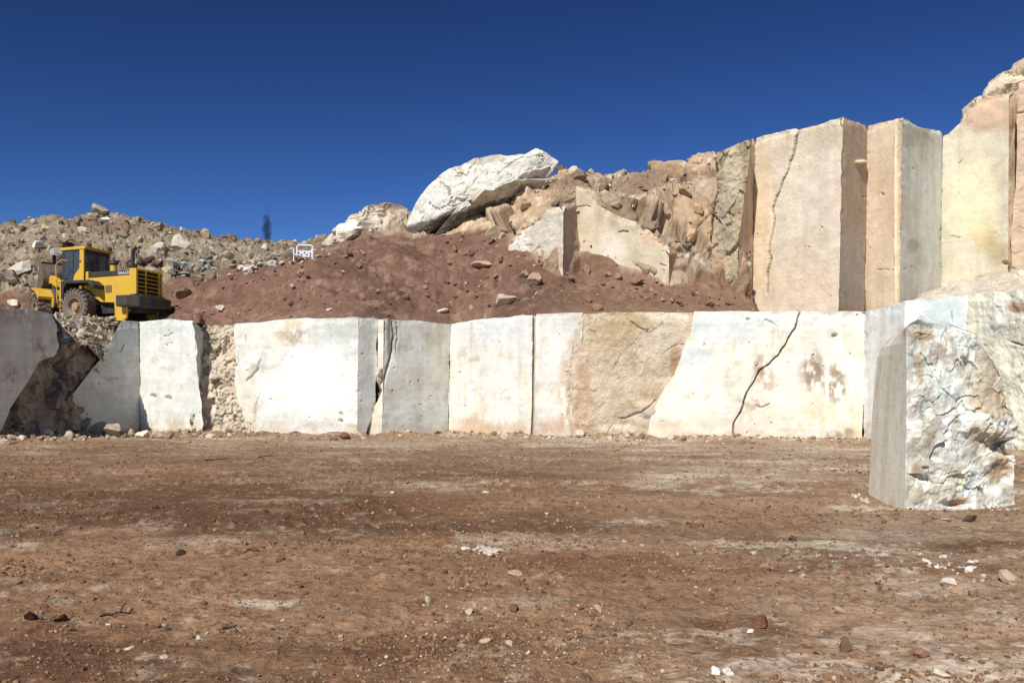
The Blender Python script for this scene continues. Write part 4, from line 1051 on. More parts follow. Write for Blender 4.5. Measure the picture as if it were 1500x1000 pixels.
for k, (x, y, s, c_, lab) in enumerate(((145, 632, .62, lin(196, 182, 150), 'largest tan boulder lying at the foot of the shaded wall'), (167, 634, .42, lin(170, 158, 138), 'grey boulder leaning against the largest tan one at the wall foot'), (210, 638, .40, lin(226, 218, 200), 'white rounded rock at the corner of the bright narrow block'), (72, 637, .26, lin(190, 182, 166), 'pale pointed rock in front of the dark hollow'),
                                        (192, 636, .26, lin(180, 164, 138), 'tan rock left of the white rounded one at the wall foot'), (230, 639, .28, lin(196, 176, 150), 'flat tan rock right of the white rounded one at the wall foot'), (250, 639, .3, lin(160, 140, 112), 'low brown rock before the bright narrow block'), (100, 637, .24, lin(186, 172, 148), 'small pale rock in front of the grey slab'), (120, 640, .2, lin(150, 132, 108), 'small brown rock before the largest tan boulder'),
                                        (740, 637, .26, lin(214, 190, 166), 'pinkish rock at the foot of the very bright face'), (850, 637, .3, lin(222, 206, 186), 'pale rock at the foot of the brown weathered patch'), (505, 640, .28, lin(120, 92, 72), 'brown earth lump at the foot of the broad white face'), (488, 641, .2, lin(140, 110, 86), 'small brown lump left of the larger one at the wall foot'), (935, 640, .26, lin(190, 166, 138), 'tan rock at the foot of the slanting white edge'))):
    g = gpt(x, y + 3)
    wdm = float(ip(x, wall_d)) - .35
    g = np.array([(x - 750) / F * min(g[1], wdm), min(g[1], wdm), 0]); g[2] = float(ground_z(g[:1], g[1:2])[0])
    stone('rock', g, s, c_, lab, seed=500 + k, squash=.75, sink=.12)
# the little heap of white shards on the floor and other single stones
for k in range(46):
    a, b = r.normal(0, .42), r.normal(0, .5)
    x, y = 706 + a * 34 - 2 * b, 806 + a * 5 + b * 8
    s = r.uniform(.016, .05)
    stone('shard', gpt(x, y) + np.array([0, 0, .012 if abs(a) + abs(b) < .5 else 0]), s, lin(226, 212, 192) * r.uniform(.65, 1.1), 'whitish marble shard in the small heap on the open floor', 'shards of the small white heap', 'stone', seed=520 + k, bank=BANK1, squash=.6, sink=.1, stretch=(1.4, .8, .8))
for k in range(26):
    x, y = r.normal(1395, 22), r.normal(829, 5)
    stone('shard', gpt(x, y), r.uniform(.015, .05), lin(222, 212, 194) * r.uniform(.6, 1.05), 'pale shard in the loose scatter on the floor in front of the split block', 'shards before the split block', 'stone', seed=570 + k, bank=BANK1, squash=.6, sink=.15)
for k in range(24):
    f_ = r.uniform()
    X_, Y_ = (6.0 - abs(r.normal(0, .12)), 13.75 + 1.7 * f_) if k < 9 else (6.1 + 1.9 * f_, 13.72 - abs(r.normal(0, .12)))
    g = np.array([X_, Y_, float(ground_z(np.array([X_]), np.array([Y_]))[0])])
    stone('shard', g, r.uniform(.025, .075), lin(214, 202, 180) * r.uniform(.55, 1.0), 'broken chip lying against the foot of the split block', 'chips along the foot of the split block', 'stone', seed=900 + k, bank=BANK2, squash=.7, sink=.25)
GS = [(1115, 915, 26, lin(120, 82, 62), .55, 'large flat reddish brown clod on the open floor'), (1390, 858, 13, lin(212, 200, 182), .7, 'pale lump below the scatter of shards'), (1402, 868, 12, lin(170, 134, 112), .6, 'brown lump touching the pale one below the shards'),
      (1480, 852, 20, lin(190, 164, 136), .6, 'broad tan clod near the picture edge'), (1240, 952, 16, lin(112, 86, 66), .9, 'dark brown clod with a shadowed side'), (1345, 960, 18, lin(150, 112, 88), .5, 'flat brown stone by the white dusty patch'), (45, 908, 14, lin(92, 64, 44), .5, 'dark low clod nearest the picture corner'),
      (88, 908, 12, lin(96, 66, 46), .5, 'second dark low clod beside the dark stick'), (190, 950, 9, lin(190, 178, 160), .6, 'grey white pebble below the dark stick'), (160, 916, 6, lin(222, 206, 180), .6, 'little cream pebble below the dark stick'), (292, 936, 8, lin(214, 204, 186), .6, 'white pebble right of the grey one'), (265, 812, 9, lin(80, 60, 48), .8, 'dark angular stone in the rough patch'),
      (752, 893, 14, lin(104, 84, 68), .7, 'dark stone beside a pale dusty streak'), (686, 898, 8, lin(206, 184, 156), .7, 'cream pebble left of the dark stone'), (755, 842, 14, lin(196, 170, 138), .5, 'flat tan stone below the white shard heap'), (712, 940, 14, lin(196, 172, 128), .45, 'flat yellowish stone low in the open floor'), (1046, 988, 14, lin(226, 220, 208), .7, 'white lump by the bottom edge'),
      (1066, 987, 12, lin(222, 216, 204), .7, 'second white lump beside the first by the bottom edge'), (1378, 990, 14, lin(206, 192, 172), .7, 'pale lump by the bottom edge near the corner'), (1100, 925, 6, lin(226, 220, 206), .6, 'tiny white chip under the reddish clod'), (575, 722, 6, lin(200, 190, 176), .6, 'small pale stone far out on the floor'), (713, 723, 7, lin(210, 194, 172), .6, 'small cream stone beyond the shard heap'),
      (1385, 720 + 42, 12, lin(206, 198, 184), .2, 'thin white chip lying before the split block'), (1420, 762, 12, lin(96, 78, 62), .5, 'dark clod before the foot of the split block'), (875, 893, 10, lin(190, 150, 118), .6, 'brown pink stone right of the dark one'), (1425, 872, 9, lin(140, 110, 88), .7, 'brown clod right of the touching lumps'),
      (370, 806, 12, lin(120, 92, 70), .6, 'brown clod in the gritty patch'), (410, 822, 11, lin(112, 84, 64), .7, 'darker clod in the gritty patch'), (226, 745, 8, lin(96, 70, 52), .6, 'small dark clod far out on the floor'), (1160, 790, 8, lin(110, 80, 62), .6, 'dark brown pebble out in front of the sawn side')]
for k, (x, y, hw, c_, sq, lab) in enumerate(GS):
    g = gpt(x, y)
    stone('stone', g, hw / F * g[1], c_, lab, None, 'stone', seed=620 + k, squash=sq, sink=.22)
for k in range(40):
    x, y = r.uniform(0, 1500), 660 + 330 * r.uniform() ** .8
    if x > 1250 and y < 760: continue
    g = gpt(x, y)
    stone('pebble', g, r.uniform(.015, .038) * (g[1] / 8) ** .5, (lin(190, 174, 150) if r.uniform() < .35 else lin(118, 88, 66)) * r.uniform(.7, 1.1), 'pebble or small clod lying loose on the trampled floor', 'loose pebbles on the floor', 'stone', seed=700 + k, bank=BANK2, squash=.65, sink=.25)
for k in range(40):
    x, y = r.uniform(330, 1080), 0
    y = float(ip(x, [(250, 455), (360, 440), (600, 440), (760, 440), (1080, 448)])) - r.uniform(0, 1) ** 1.2 * float(ip(x, [(250, 40), (600, 85), (740, 60), (850, 30), (1080, 15)]))
    p_ = on_hill(x, y)
    stone('slope_stone', p_, r.uniform(.1, .24), PALS[k % 4] * r.uniform(.7, 1.15), 'stone half sunk in the reddish soil slope', 'stones sunk in the soil slope', seed=800 + k, bank=BANK2, squash=.7, sink=.3)


# sticks
def tube_mesh(pts, rad, n=8):
    pts = [np.array(p_, float) for p_ in pts]
    V, Fc = [], []
    for i, p_ in enumerate(pts):
        a = pts[min(i + 1, len(pts) - 1)] - pts[max(i - 1, 0)]; a /= np.linalg.norm(a)
        h = np.array([0, 0, 1.]) if abs(a[2]) < .9 else np.array([1., 0, 0])
        s = np.cross(a, h); s /= np.linalg.norm(s); q = np.cross(s, a)
        rr_ = rad[i] if hasattr(rad, '__len__') else rad
        for k in range(n):
            th = 2 * math.pi * k / n
            V.append(p_ + rr_ * (math.cos(th) * s + math.sin(th) * q))
    for i in range(len(pts) - 1):
        for k in range(n):
            Fc.append([i * n + k, i * n + (k + 1) % n, (i + 1) * n + (k + 1) % n, (i + 1) * n + k])
    V.append(pts[0]); V.append(pts[-1]); b = len(V) - 2
    for k in range(n):
        Fc.append([b, (k + 1) % n, k]); Fc.append([b + 1, (len(pts) - 1) * n + k, (len(pts) - 1) * n + (k + 1) % n])
    return V, Fc


class MB:
    def __init__(s): s.V, s.F = [], []
    def add(s, V, Fc):
        o_ = len(s.V); s.V += [tuple(map(float, v)) for v in V]; s.F += [[i + o_ for i in f] for f in Fc]; return s
    def box(s, x0, x1, y0, y1, z0, z1):
        V = [(x, y, z) for x in (x0, x1) for y in (y0, y1) for z in (z0, z1)]
        return s.add(V, [(0, 1, 3, 2), (4, 6, 7, 5), (0, 4, 5, 1), (2, 3, 7, 6), (0, 2, 6, 4), (1, 5, 7, 3)])
    def prism(s, prof, y0, y1):
        """side profile (x, z), extruded across y"""
        n = len(prof)
        V = [(x, y0, z) for x, z in prof] + [(x, y1, z) for x, z in prof]
        return s.add(V, [list(range(n)), list(range(2 * n - 1, n - 1, -1))] + [[i, i + n, (i + 1) % n + n, (i + 1) % n] for i in range(n)])
    def plan(s, prof, z0, z1):
        n = len(prof)
        V = [(x, y, z0) for x, y in prof] + [(x, y, z1) for x, y in prof]
        return s.add(V, [list(range(n - 1, -1, -1)), list(range(n, 2 * n))] + [[i, (i + 1) % n, (i + 1) % n + n, i + n] for i in range(n)])
    def tube(s, pts, rad, n=10): return s.add(*tube_mesh(pts, rad, n))
    def lathe(s, prof, c, n=40):
        """profile (radius, y offset) turned about the y axis through c"""
        m = len(prof); V, Fc = [], []
        for k in range(n):
            th = 2 * math.pi * k / n
            V += [(c[0] + r_ * math.cos(th), c[1] + y_, c[2] + r_ * math.sin(th)) for r_, y_ in prof]
        for k in range(n):
            for j in range(m - 1):
                a, b = k * m + j, ((k + 1) % n) * m + j
                Fc.append([a, a + 1, b + 1, b])
        return s.add(V, Fc)
    def build(s, name, mat, parent=None, bev=.012, xf=None, label=None, smooth=False):
        V = s.V if xf is None else [tuple(xf @ Vector(v)) for v in s.V]
        me = bpy.data.meshes.new(name); me.from_pydata(V, [], s.F); me.update()
        import bmesh
        bm = bmesh.new(); bm.from_mesh(me); bmesh.ops.recalc_face_normals(bm, faces=bm.faces); bm.to_mesh(me); bm.free()
        me.materials.append(mat)
        o_ = bpy.data.objects.new(name, me)
        if smooth:
            me.polygons.foreach_set('use_smooth', np.full(len(me.polygons), True)); me.set_sharp_from_angle(angle=math.radians(35))
        if bev:
            m_ = o_.modifiers.new('edges', 'BEVEL'); m_.width = bev; m_.segments = 2; m_.limit_method = 'ANGLE'
        if label: o_['label'] = label
        return link(o_, parent)


for x0, y0, x1, y1, rad, lab, hump in ((145, 904, 190, 899, .009, 'short dark crooked stick on the floor among low clods', .02), (300, 674, 350, 671.5, .016, 'thin dark pole lying far out on the floor', .0), (378, 670.5, 406, 667.5, .016, 'shorter dark pole lying end to end with another', .0), (326, 921, 346, 916, .007, 'small grey twig on the floor', .0)):
    a, b = gpt(x0, y0), gpt(x1, y1)
    pts = [a + (b - a) * f + np.array([0, .02 * math.sin(7 * f + x0), rad * .8 + hump * math.sin(3.1 * f) + .006 * math.sin(11 * f)]) for f in np.linspace(0, 1, 8)]
    pts = [np.array([p_[0], p_[1], max(p_[2], float(ground_z(p_[:1], p_[1:2])[0]) + rad * .7)]) for p_ in pts]
    m_ = MB().tube([p_ - a for p_ in pts], [rad * (1 - .3 * f) for f in np.linspace(0, 1, 8)], 7)
    if hump: m_.tube([pts[5] - a, pts[5] - a + np.array([.02, .01, .05]), pts[5] - a + np.array([.05, 0, .07])], [.01, .008, .005], 6)
    o = m_.build('stick', WOOD, bev=0); o.location = a
    tag(o, lab, 'stick')

# ------------------------------------------------------------------ wheel loader
RX, RD = 116.0, 42.6
heading = math.radians(90 + 70)
fwd = np.array([math.cos(heading), math.sin(heading)]); left = np.array([-fwd[1], fwd[0]])
rear_left = np.array([(RX - 750) / F * RD, RD])
org = rear_left - left * 1.1 * 1.02
zbase = EYE + (HY - 475) / F * RD
LD = empty('wheel_loader', (org[0], org[1], zbase), heading)
LD.scale = (1.05, 1.05, 1.05)
tag(LD, 'yellow wheel loader standing on the bench edge with dusty tyres and raised bucket', 'loader')
PIV = Matrix.Translation((1.3, 0, 0)) @ Matrix.Rotation(math.radians(-28), 4, 'Z') @ Matrix.Translation((-1.75, 0, 0))

HX = Matrix.Translation((-1.02, 0, 0)) @ Matrix.Diagonal((1.03, 1, 1, 1)).to_4x4()      # hood and counterweight sit well behind the rear axle
CX = Matrix.Translation((-.86, 0, 0))
# engine hood
MB().prism([(-1.62, 1.15), (-1.62, 2.16), (.72, 2.13), (.72, 1.55), (.55, 1.5), (.35, 1.22), (.0, 1.0), (-.8, .95), (-1.2, .78)], -.82, .82).build('engine_hood', YEL, LD, .03, HX)
lid = MB().plan([(-1.45, -.78), (.66, -.78), (.66, .78), (-1.45, .78)], 2.14, 2.41).build('hood_lid', BLK, LD, .04, HX)
v_ = MB().box(-.62, -.27, .822, .834, 1.42, 1.75)
vent = v_.build('side_vent', paint_mat('mesh_grille', (.17, .13, .03), (.1, .08, .04), .6, .8, scale=30), LD, .0, HX)
MB().box(.70, .86, -.8, .84, 1.55, 2.43).build('hood_rib', YEL, LD, .02, HX)
# rear grille: frame, recess, louvres
fr_ = MB()
for y0, y1 in ((-.84, -.74), (.72, .84)): fr_.box(-1.98, -1.60, y0, y1, 1.12, 2.46)
fr_.box(-1.98, -1.60, -.74, .72, 2.38, 2.46); fr_.box(-1.98, -1.60, -.74, .72, 1.10, 1.18)
gr = fr_.build('rear_grille', YEL, LD, .02, HX)
MB().box(-1.74, -1.64, -.73, .71, 1.19, 2.37).build('radiator', BLK, gr, 0, HX)
for k in range(6):
    z0 = 1.29 + k * .178
    MB().prism([(-1.99, z0), (-1.99, z0 + .035), (-1.80, z0 + .10), (-1.80, z0 + .065)], -.73, .71).build('louvre', YEL, gr, .004, HX)
for y0 in (.22, -.62): MB().box(-2.0, -1.96, y0, y0 + .05, 1.19, 2.37).build('grille_bar', YEL, gr, .004, HX)
# counterweight and rear frame
cw = MB().plan([(-1.38, 1.42), (-1.95, 1.42), (-2.3, 1.0), (-2.42, .45), (-2.42, -.45), (-2.3, -1.0), (-1.95, -1.42), (-1.38, -1.42), (-1.38, -.84), (-1.9, -.84), (-1.9, .84), (-1.38, .84)], .70, 1.2)
cw.build('counterweight', IRON, LD, .05, HX)
MB().plan([(-1.6, .84), (-1.98, .95), (-2.1, .5), (-2.1, -.5), (-1.98, -.95), (-1.6, -.84)], 1.2, 1.3).build('counterweight_cap', IRON, LD, .03, HX)
for y0 in (.35, -.55): MB().lathe([(0, -.02), (.06, -.02), (.06, .02), (0, .02)], (0, 0, 0), 14).build('tow_hole', BLK, LD, 0, HX @ Matrix.Translation((-2.425, y0, .98)) @ Matrix.Rotation(math.pi / 2, 4, 'Z'))
for s_ in (-1, 1):
    MB().prism([(-.95, .95), (-1.62, .9), (-1.62, .25), (-1.45, .10), (-1.12, .10), (-1.0, .3)], s_ * .98 - .06, s_ * .98 + .06).build('frame_plate', YEL, LD, .02, HX)
MB().box(-1.9, 1.5, -.55, .55, .5, 1.1).build('rear_frame', BLK, LD, .02, HX)
for s_ in (-1, 1): MB().box(-2.02, -1.96, s_ * .80 - .05, s_ * .80 + .05, 1.22, 1.34).build('tail_light', RED, LD, .008, HX)

# wheels
def wheel(cx_, cy_, xf=None):
    R_, Wd = .80, .30
    prof = [(.40, -.22), (.44, -.26), (.60, -Wd), (.70, -Wd), (.765, -.255), (.78, -.1), (.78, .1), (.765, .255), (.70, Wd), (.60, Wd), (.44, .26), (.40, .22)]
    w_ = MB().lathe(prof, (cx_, cy_, R_), 48).build('wheel', RUB2, LD, 0, xf, smooth=True)
    tr = MB()
    nlug = 22
    for k in range(nlug):
        for s2 in (-1, 1):
            th = 2 * math.pi * (k + (.5 if s2 > 0 else 0)) / nlug
            V = []
            for yy_, tt, hw_ in ((s2 * .02, .0, .045), (s2 * .29, .10, .06), (s2 * .335, .11, .055)):
                top_ = .825 if abs(yy_) < .32 else .74
                for rr_ in (.755 if abs(yy_) < .32 else .66, top_):
                    for dth in (-hw_, hw_):
                        a_ = th + s2 * 0 + tt + dth
                        V.append((cx_ + rr_ * math.cos(a_), cy_ + yy_, R_ + rr_ * math.sin(a_)))
            Fq = []
            for b_ in (0, 4): Fq += [(b_, b_ + 1, b_ + 5, b_ + 4), (b_ + 2, b_ + 6, b_ + 7, b_ + 3), (b_, b_ + 4, b_ + 6, b_ + 2), (b_ + 1, b_ + 3, b_ + 7, b_ + 5)]
            Fq += [(0, 2, 3, 1), (8, 9, 11, 10)]
            tr.add(V, Fq)
    tr.build('tread', RUB, w_, 0, xf)
    for s2 in ((1,) if cy_ > 0 else (-1,)):
        MB().lathe([(.40, s2 * .22), (.41, s2 * .27), (.385, s2 * .275), (.36, s2 * .2), (.34, s2 * .08), (.20, s2 * .06), (.19, s2 * .2), (.17, s2 * .24), (0., s2 * .25)], (cx_, cy_, R_), 32).build('rim', RIM, w_, 0, xf, smooth=True)
        hb = MB()
        for k in range(10):
            a_ = 2 * math.pi * k / 10
            hb.tube([(cx_ + .27 * math.cos(a_), cy_ + s2 * .05, R_ + .27 * math.sin(a_)), (cx_ + .27 * math.cos(a_), cy_ + s2 * .11, R_ + .27 * math.sin(a_))], .022, 6)
        hb.build('wheel_nuts', RIM, w_, 0, xf)


wheel(0, 1.1); wheel(0, -1.1); wheel(3.4, 1.1, PIV); wheel(3.4, -1.1, PIV)
MB().tube([(0, -1.1, .8), (0, 1.1, .8)], .2, 14).build('rear_axle', BLK, LD, 0)
MB().tube([(3.4, -1.1, .8), (3.4, 1.1, .8)], .2, 14).build('front_axle', BLK, LD, 0, PIV)

FX = Matrix.Translation((-.62, 0, 0))
# fenders, platform, ladder
for s_ in (1, -1):
    y0, y1 = (.66, 1.45) if s_ > 0 else (-1.45, -.66)
    MB().prism([(-.55, 1.55), (-.62, 1.72), (-.3, 1.95), (1.25, 1.98), (1.32, 1.9), (1.28, 1.15), (1.18, 1.15), (1.16, 1.6), (1.0, 1.84), (-.25, 1.82), (-.5, 1.64)], y0, y1).build('fender', BLK, LD, .015, FX)
    ld = MB()
    for yy_ in (y0 + .12, y1 - .12): ld.box(1.42, 1.48, yy_ - .025, yy_ + .025, .42, 1.98)
    for z_ in (.45, .78, 1.1, 1.42, 1.74): ld.box(1.32, 1.58, y0 + .1, y1 - .1, z_, z_ + .05)
    ld.build('ladder', YEL if s_ > 0 else BLK, LD, .006, FX)
    MB().box(1.28, 1.72, y0 * .95 if s_ > 0 else -1.3, 1.3 if s_ > 0 else y1 * .95, 1.94, 2.02).build('step_platform', YEL, LD, .01, FX)
    MB().box(1.2, 1.62, .62 * s_ - .2, .62 * s_ + .2, 1.25, 1.75).build('battery_box', YEL, LD, .02, FX)
MB().tube([(1.68, 1.32, 1.0), (1.70, 1.34, 2.0), (1.72, 1.34, 2.75), (1.5, 1.3, 2.95), (1.3, 1.1, 2.95)], .022, 8).build('handrail', YEL, LD, 0, FX)

# cab
cab = MB().box(.92, 2.18, -.78, .78, 1.98, 2.16)
for x_, y_, wx, wy in ((2.12, .74, .05, .05), (2.12, -.74, .05, .05), (1.52, .76, .03, .03), (1.52, -.76, .03, .03)): cab.box(x_ - wx, x_ + wx, y_ - wy, y_ + wy, 2.16, 3.46)
cabo = cab.build('cab', BLK, LD, .012, CX)
for s_ in (1, -1): MB().prism([(.86, 2.04), (.86, 3.5), (1.10, 3.5), (1.12, 2.62), (1.42, 2.30), (1.5, 2.04)], s_ * .77 - .05, s_ * .77 + .05).build('rear_pillar', YEL, cabo, .012, CX)
rb_ = MB().box(.86, .91, -.72, .72, 2.1, 2.42); rb_.box(.86, .91, -.72, .72, 3.30, 3.5); rb_.box(.86, .91, -.05, .01, 2.42, 3.3)
rb_.build('rear_frame_bars', BLK, cabo, .008, CX)
MB().plan([(.74, -.86), (2.30, -.82), (2.36, -.6), (2.36, .6), (2.30, .82), (.74, .86)], 3.48, 3.62).build('cab_roof', YEL, cabo, .03, CX)
MB().box(.88, .90, -.71, .71, 2.42, 3.30).build('rear_window', GLASS, cabo, 0, CX)
for s_ in (1, -1): MB().box(1.12, 2.08, s_ * .765 - .008, s_ * .765 + .008, 2.18, 3.46).build('side_window', GLASS, cabo, 0, CX)
MB().box(2.13, 2.15, -.70, .70, 2.18, 3.46).build('windscreen', GLASS, cabo, 0, CX)
st_ = MB().box(1.15, 1.65, -.25, .25, 2.2, 2.55); st_.prism([(1.12, 2.5), (1.02, 3.15), (1.12, 3.18), (1.24, 2.55)], -.24, .24); st_.prism([(1.02, 3.16), (1.0, 3.34), (1.08, 3.34), (1.12, 3.17)], -.13, .13)
st_.build('seat', SEATM, cabo, .03, CX)
sw = MB().tube([(2.0, 0, 2.2), (1.82, 0, 2.72)], .035, 8)
sw.tube([(1.80 + .07 * math.sin(a_), .19 * math.cos(a_), 2.74 + .12 * math.sin(a_)) for a_ in np.linspace(0, 2 * math.pi, 17)], .016, 6)
sw.build('steering_wheel', BLK, cabo, 0, CX)
MB().tube([(1.0, .84, 2.95), (1.0, .87, 2.95), (1.12, .87, 2.93)], .02, 6).build('handle', BLK, cabo, 0, CX)
for s_ in (1, -1):
    mr_ = MB().tube([(1.30, s_ * .8, 3.3), (1.42, s_ * 1.12, 3.32), (1.42, s_ * 1.14, 3.2)], .018, 6)
    mr_.box(1.39, 1.45, s_ * 1.14 - .1, s_ * 1.14 + .1, 2.85, 3.22)
    mr_.build('mirror', BLK, cabo, .01)
    for x_, y_ in ((-.14, .62), (1.5, .55)):
        lm = MB().box(x_ - .06, x_ + .06, s_ * y_ - .1, s_ * y_ + .1, 3.63, 3.77).build('work_lamp', BLK, cabo, .015)
        MB().box(x_ - .068 if x_ < 0 else x_ + .062, x_ - .062 if x_ < 0 else x_ + .068, s_ * y_ - .08, s_ * y_ + .08, 3.645, 3.755).build('lamp_glass', SEATM, lm, 0)
for k in range(4): MB().tube([(1.1, -.3 + .16 * k, 1.15), (1.35, -.32 + .16 * k, 1.5 + .08 * k), (1.7, -.2 + .1 * k, 1.35), (1.95, -.2 + .1 * k, 1.2)], .03, 8).build('hose', BLK, LD, 0)
# exhaust and air cleaner
MB().tube([(-2.2, .12, 2.4), (-2.2, .12, 3.3), (-2.25, .12, 3.42), (-2.4, .12, 3.5)], [.085, .085, .085, .08], 14).build('exhaust_pipe', BLK, LD, 0, smooth=True)
ac = MB().tube([(-.72, -.25, 2.4), (-.72, -.25, 2.86)], .15, 16).build('air_cleaner', YEL, LD, .01)
MB().tube([(-.72, -.25, 2.86), (-.72, -.25, 2.9), (-.72, -.25, 3.06)], [.12, .22, .2], 16).build('cleaner_cap', BLK, ac, .01)
# lettering on the hood lid
tx = bpy.data.curves.new('hood_lettering', 'FONT'); tx.body = 'WA470'; tx.size = .22; tx.extrude = .004; tx.align_x = 'LEFT'
to = bpy.data.objects.new('hood_lettering', tx); tx.materials.append(LETTER)
to.matrix_local = Matrix(((-1, 0, 0, -1.98), (0, 0, 1, .785), (0, 1, 0, 2.20), (0, 0, 0, 1)))
link(to)
bpy.context.view_layer.update()
tm = bpy.data.meshes.new_from_object(to.evaluated_get(bpy.context.evaluated_depsgraph_get()))
ml = to.matrix_local.copy(); bpy.data.objects.remove(to)
to = bpy.data.objects.new('hood_lettering', tm); link(to, LD); to.matrix_local = ml
# front frame, arms, bucket
MB().prism([(1.75, .55), (1.75, 1.2), (2.2, 1.6), (2.3, 2.25), (2.75, 2.25), (3.1, 1.5), (3.9, 1.2), (3.9, .5)], -.42, .42).build('front_frame', YEL, LD, .03, PIV)
for s_ in (1, -1):
    y0 = s_ * .56
    MB().prism([(2.35, 1.95), (2.42, 2.28), (3.4, 2.55), (4.5, 2.45), (4.6, 2.2), (3.5, 2.18), (2.6, 1.9)], y0 - .09, y0 + .09).build('boom_arm', YEL, LD, .02, PIV)
    MB().tube([(2.5, y0, 1.0), (3.5, y0, 2.2)], .075, 10).build('lift_cylinder', BLK, LD, 0, PIV)
    MB().prism([(2.62, 1.28), (2.55, 1.42), (3.0, 1.76), (3.7, 1.92), (3.72, 1.86), (3.05, 1.66)], s_ * 1.1 - .34, s_ * 1.1 + .34).build('front_fender', YEL, LD, .012, PIV)
    MB().prism([(2.45, .95), (2.45, 1.3), (2.95, 1.72), (3.05, 1.66), (2.72, 1.3), (2.62, .9)], s_ * .80 - .03, s_ * .80 + .03).build('fender_bracket', YEL, LD, .01, PIV)
MB().prism([(3.2, 2.35), (3.05, 2.75), (3.3, 3.3), (3.5, 3.3), (3.5, 2.8), (3.4, 2.35)], -.09, .09).build('bellcrank', STEEL, LD, .02, PIV)
MB().tube([(2.5, 0, 2.2), (3.35, 0, 3.2)], .1, 12).build('tilt_cylinder', BLK, LD, 0, PIV)
BX = PIV @ Matrix.Translation((.6, -.18, .22)) @ Matrix.Diagonal((.76, .74, .76, 1)).to_4x4()
bk = MB()
arc = [(4.35, 2.25)] + [(4.85 - .75 * math.cos(a_), 3.05 - .78 * math.sin(a_)) for a_ in np.linspace(1.3, -.9, 9)] + [(4.75, 4.0)]
inn = [(x_ + .06, z_ + (.03 if k < 5 else -.02)) for k, (x_, z_) in enumerate(arc)][::-1]
outer = [(5.75, 2.55)] + arc[1:]
bk.prism(outer + [(x_ + .07, z_ + .02) for x_, z_ in arc[1:][::-1]] + [(5.75, 2.60)], -1.46, 1.46)
for s_ in (1, -1): bk.prism([(5.75, 2.53)] + [(x_, z_) for x_, z_ in arc[1:]] + [(5.0, 3.9)], s_ * 1.44 - .035, s_ * 1.44 + .035)
bko = bk.build('bucket', STEEL, LD, .012, BX)
for s_ in (1, -1): MB().prism([(4.05, 2.75), (4.05, 3.35), (4.5, 3.5), (4.5, 2.35)], s_ * .56 - .14, s_ * .56 + .14).build('bucket_bracket', STEEL, bko, .02, BX)
for y_ in (-1.0, -.35, .35, 1.0): MB().prism([(x_ - .05, z_) for x_, z_ in arc[1:8]] + [(x_ + .02, z_) for x_, z_ in arc[1:8]][::-1], y_ - .04, y_ + .04).build('stiffener', STEEL, bko, .004, BX)
MB().box(4.62, 4.80, -1.46, 1.46, 3.93, 4.03).build('top_lip', BLK, bko, .01, BX)
mt_ = MB()
for k in range(8): mt_.box(5.72, 5.98, -1.4 + k * .386, -1.28 + k * .386, 2.52, 2.6)
mt_.build('bucket_teeth', BLK, bko, .008, BX)

# ------------------------------------------------------------------ white pipe frame with a marked board on the far crest
fp = on_hill(448, 378)
SG = empty('sign_board', (fp[0], fp[1], fp[2] - .1), .12)
tag(SG, 'small white pipe frame holding a pale board with dark marks on the crest', 'sign')
k_ = fp[1] / F
fw, fh = 22 * k_, 24 * k_
MB().tube([(-fw / 2, 0, 0), (-fw / 2, 0, fh * .96), (-fw * .45, 0, fh), (fw * .42, 0, fh), (fw / 2, 0, fh * .93), (fw / 2, 0, 0)], .055, 10).build('frame', WHITE, SG, 0, smooth=True)
MB().tube([(-fw * .5 - 5.2 * k_, .05, 0), (-fw * .5 - 5.2 * k_, .05, fh * .8)], .035, 8).build('post', WHITE, SG, 0)
MB().tube([(-fw * .5 - 5.5 * k_, .03, fh * .45), (-fw * .45, .03, fh * .42)], .03, 8).build('brace', WHITE, SG, 0)
MB().box(-fw * .42, fw * .46, -.02, .02, fh * .28, fh * .68).build('board', WHITE, SG, .01)
for u_, v_, a_, b_ in ((-.22, .43, .08, .07), (-.02, .55, .09, .07), (.14, .43, .08, .08), (-.40, .52, .06, .11), (.36, .50, .07, .10), (.36, .36, .07, .09), (-.2, .33, .05, .03)):
    MB().box(u_ * fw - a_ * fw * .55, u_ * fw + a_ * fw * .55, -.032, -.024, v_ * fh - b_ * fh * .6, v_ * fh + b_ * fh * .6).build('mark', BLUEM, SG, 0)

# ------------------------------------------------------------------ dark puff of smoke over the crest
V, T = ICO[3]
c0 = W(391, 340, 63.0)
Q = V.copy()
wid = .46 + .12 * np.sin(3 * V[:, 2])
Q = np.stack([V[:, 0] * wid + .22 * V[:, 2] ** 2 * np.sign(V[:, 2]) + .25 * V[:, 2], V[:, 1] * .4, V[:, 2] * 2.3], 1)
o = mk('smoke', Q + c0, T, bpy.data.materials.new('dark_smoke'), None, True, origin=c0)
sm_ = o.data.materials[0]; sm_.use_nodes = True; nt = sm_.node_tree; nt.nodes.clear()
out = nt.nodes.new('ShaderNodeOutputMaterial'); pv = nt.nodes.new('ShaderNodeVolumePrincipled'); nt.links.new(pv.outputs[0], out.inputs['Volume'])
pv.inputs['Color'].default_value = (.07, .075, .09, 1)
tc = nt.nodes.new('ShaderNodeTexCoord'); mp = nt.nodes.new('ShaderNodeMapping'); mp.inputs['Scale'].default_value = (1.7, 1.7, .36)
nt.links.new(tc.outputs['Object'], mp.inputs['Vector'])
vl = nt.nodes.new('ShaderNodeVectorMath'); vl.operation = 'LENGTH'; nt.links.new(mp.outputs[0], vl.inputs[0])
nz = nt.nodes.new('ShaderNodeTexNoise'); nz.inputs['Scale'].default_value = 2.6; nt.links.new(tc.outputs['Object'], nz.inputs['Vector'])
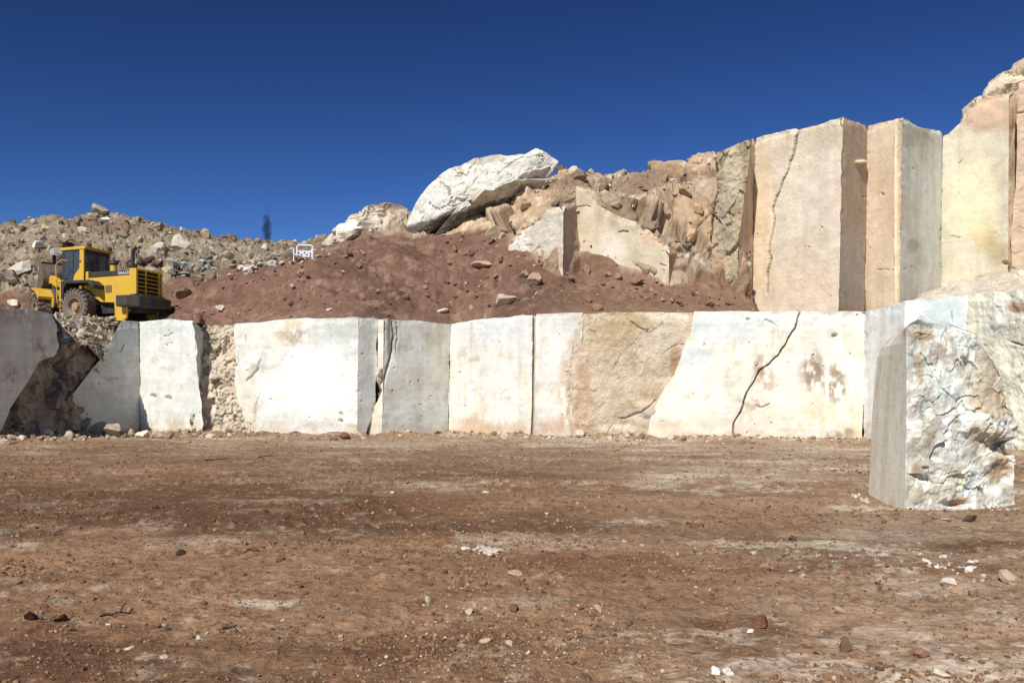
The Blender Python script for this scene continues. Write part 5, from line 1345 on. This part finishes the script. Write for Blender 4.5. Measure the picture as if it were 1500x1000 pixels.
ad = nt.nodes.new('ShaderNodeMath'); ad.operation = 'ADD'; nt.links.new(vl.outputs['Value'], ad.inputs[0]); nt.links.new(nz.outputs['Fac'], ad.inputs[1])
mr = nt.nodes.new('ShaderNodeMapRange'); nt.links.new(ad.outputs[0], mr.inputs['Value'])
mr.inputs['From Min'].default_value = .55; mr.inputs['From Max'].default_value = 1.15; mr.inputs['To Min'].default_value = 4.2; mr.inputs['To Max'].default_value = 0
nt.links.new(mr.outputs[0], pv.inputs['Density'])
tag(o, 'thin dark puff of smoke drifting above the far crest', 'smoke', kind='stuff')

# ------------------------------------------------------------------ light, sky, camera
SUN_EL, SUN_AZ = math.radians(43), math.radians(204)               # from behind the camera, a little to its left
sd = Vector((math.sin(SUN_AZ) * math.cos(SUN_EL), math.cos(SUN_AZ) * math.cos(SUN_EL), math.sin(SUN_EL)))
sl = bpy.data.lights.new('sun', 'SUN'); sl.energy = 4.2; sl.angle = math.radians(.53); sl.color = (1, .968, .915)
so = bpy.data.objects.new('sun', sl); so.rotation_euler = sd.to_track_quat('Z', 'Y').to_euler(); so.location = (0, -10, 40); link(so)
wd_ = bpy.data.worlds.new('World'); bpy.context.scene.world = wd_; wd_.use_nodes = True
nt = wd_.node_tree; bg = nt.nodes['Background']
sk = nt.nodes.new('ShaderNodeTexSky'); sk.sky_type = 'NISHITA'; sk.sun_disc = False; sk.sun_elevation = SUN_EL; sk.sun_rotation = SUN_AZ
sk.altitude = 2600; sk.air_density = 1.0; sk.dust_density = .2; sk.ozone_density = 3.0
vm = nt.nodes.new('ShaderNodeVectorMath'); vm.operation = 'SCALE'; vm.inputs['Scale'].default_value = .325
gm = nt.nodes.new('ShaderNodeGamma'); gm.inputs['Gamma'].default_value = 1.92      # darkens the scaled sky and deepens its blue
nt.links.new(sk.outputs[0], vm.inputs[0]); nt.links.new(vm.outputs[0], gm.inputs['Color'])
nt.links.new(gm.outputs[0], bg.inputs['Color']); bg.inputs['Strength'].default_value = .13

cam = bpy.data.cameras.new('camera'); co = bpy.data.objects.new('camera', cam); link(co)
co.location = (0, 0, EYE); co.rotation_euler = (math.pi / 2, 0, 0)
cam.sensor_width = 36; cam.lens = F / 1500 * 36; cam.shift_y = 85 / 1500; cam.clip_end = 2000; cam.clip_start = .1
sc = bpy.context.scene
sc.camera = co
sc.view_settings.view_transform = 'Standard'; sc.view_settings.look = 'None'; sc.view_settings.exposure = 0.2; sc.view_settings.gamma = 1
sc.cycles.max_bounces = 6; sc.cycles.volume_bounces = 0; sc.cycles.use_denoising = True
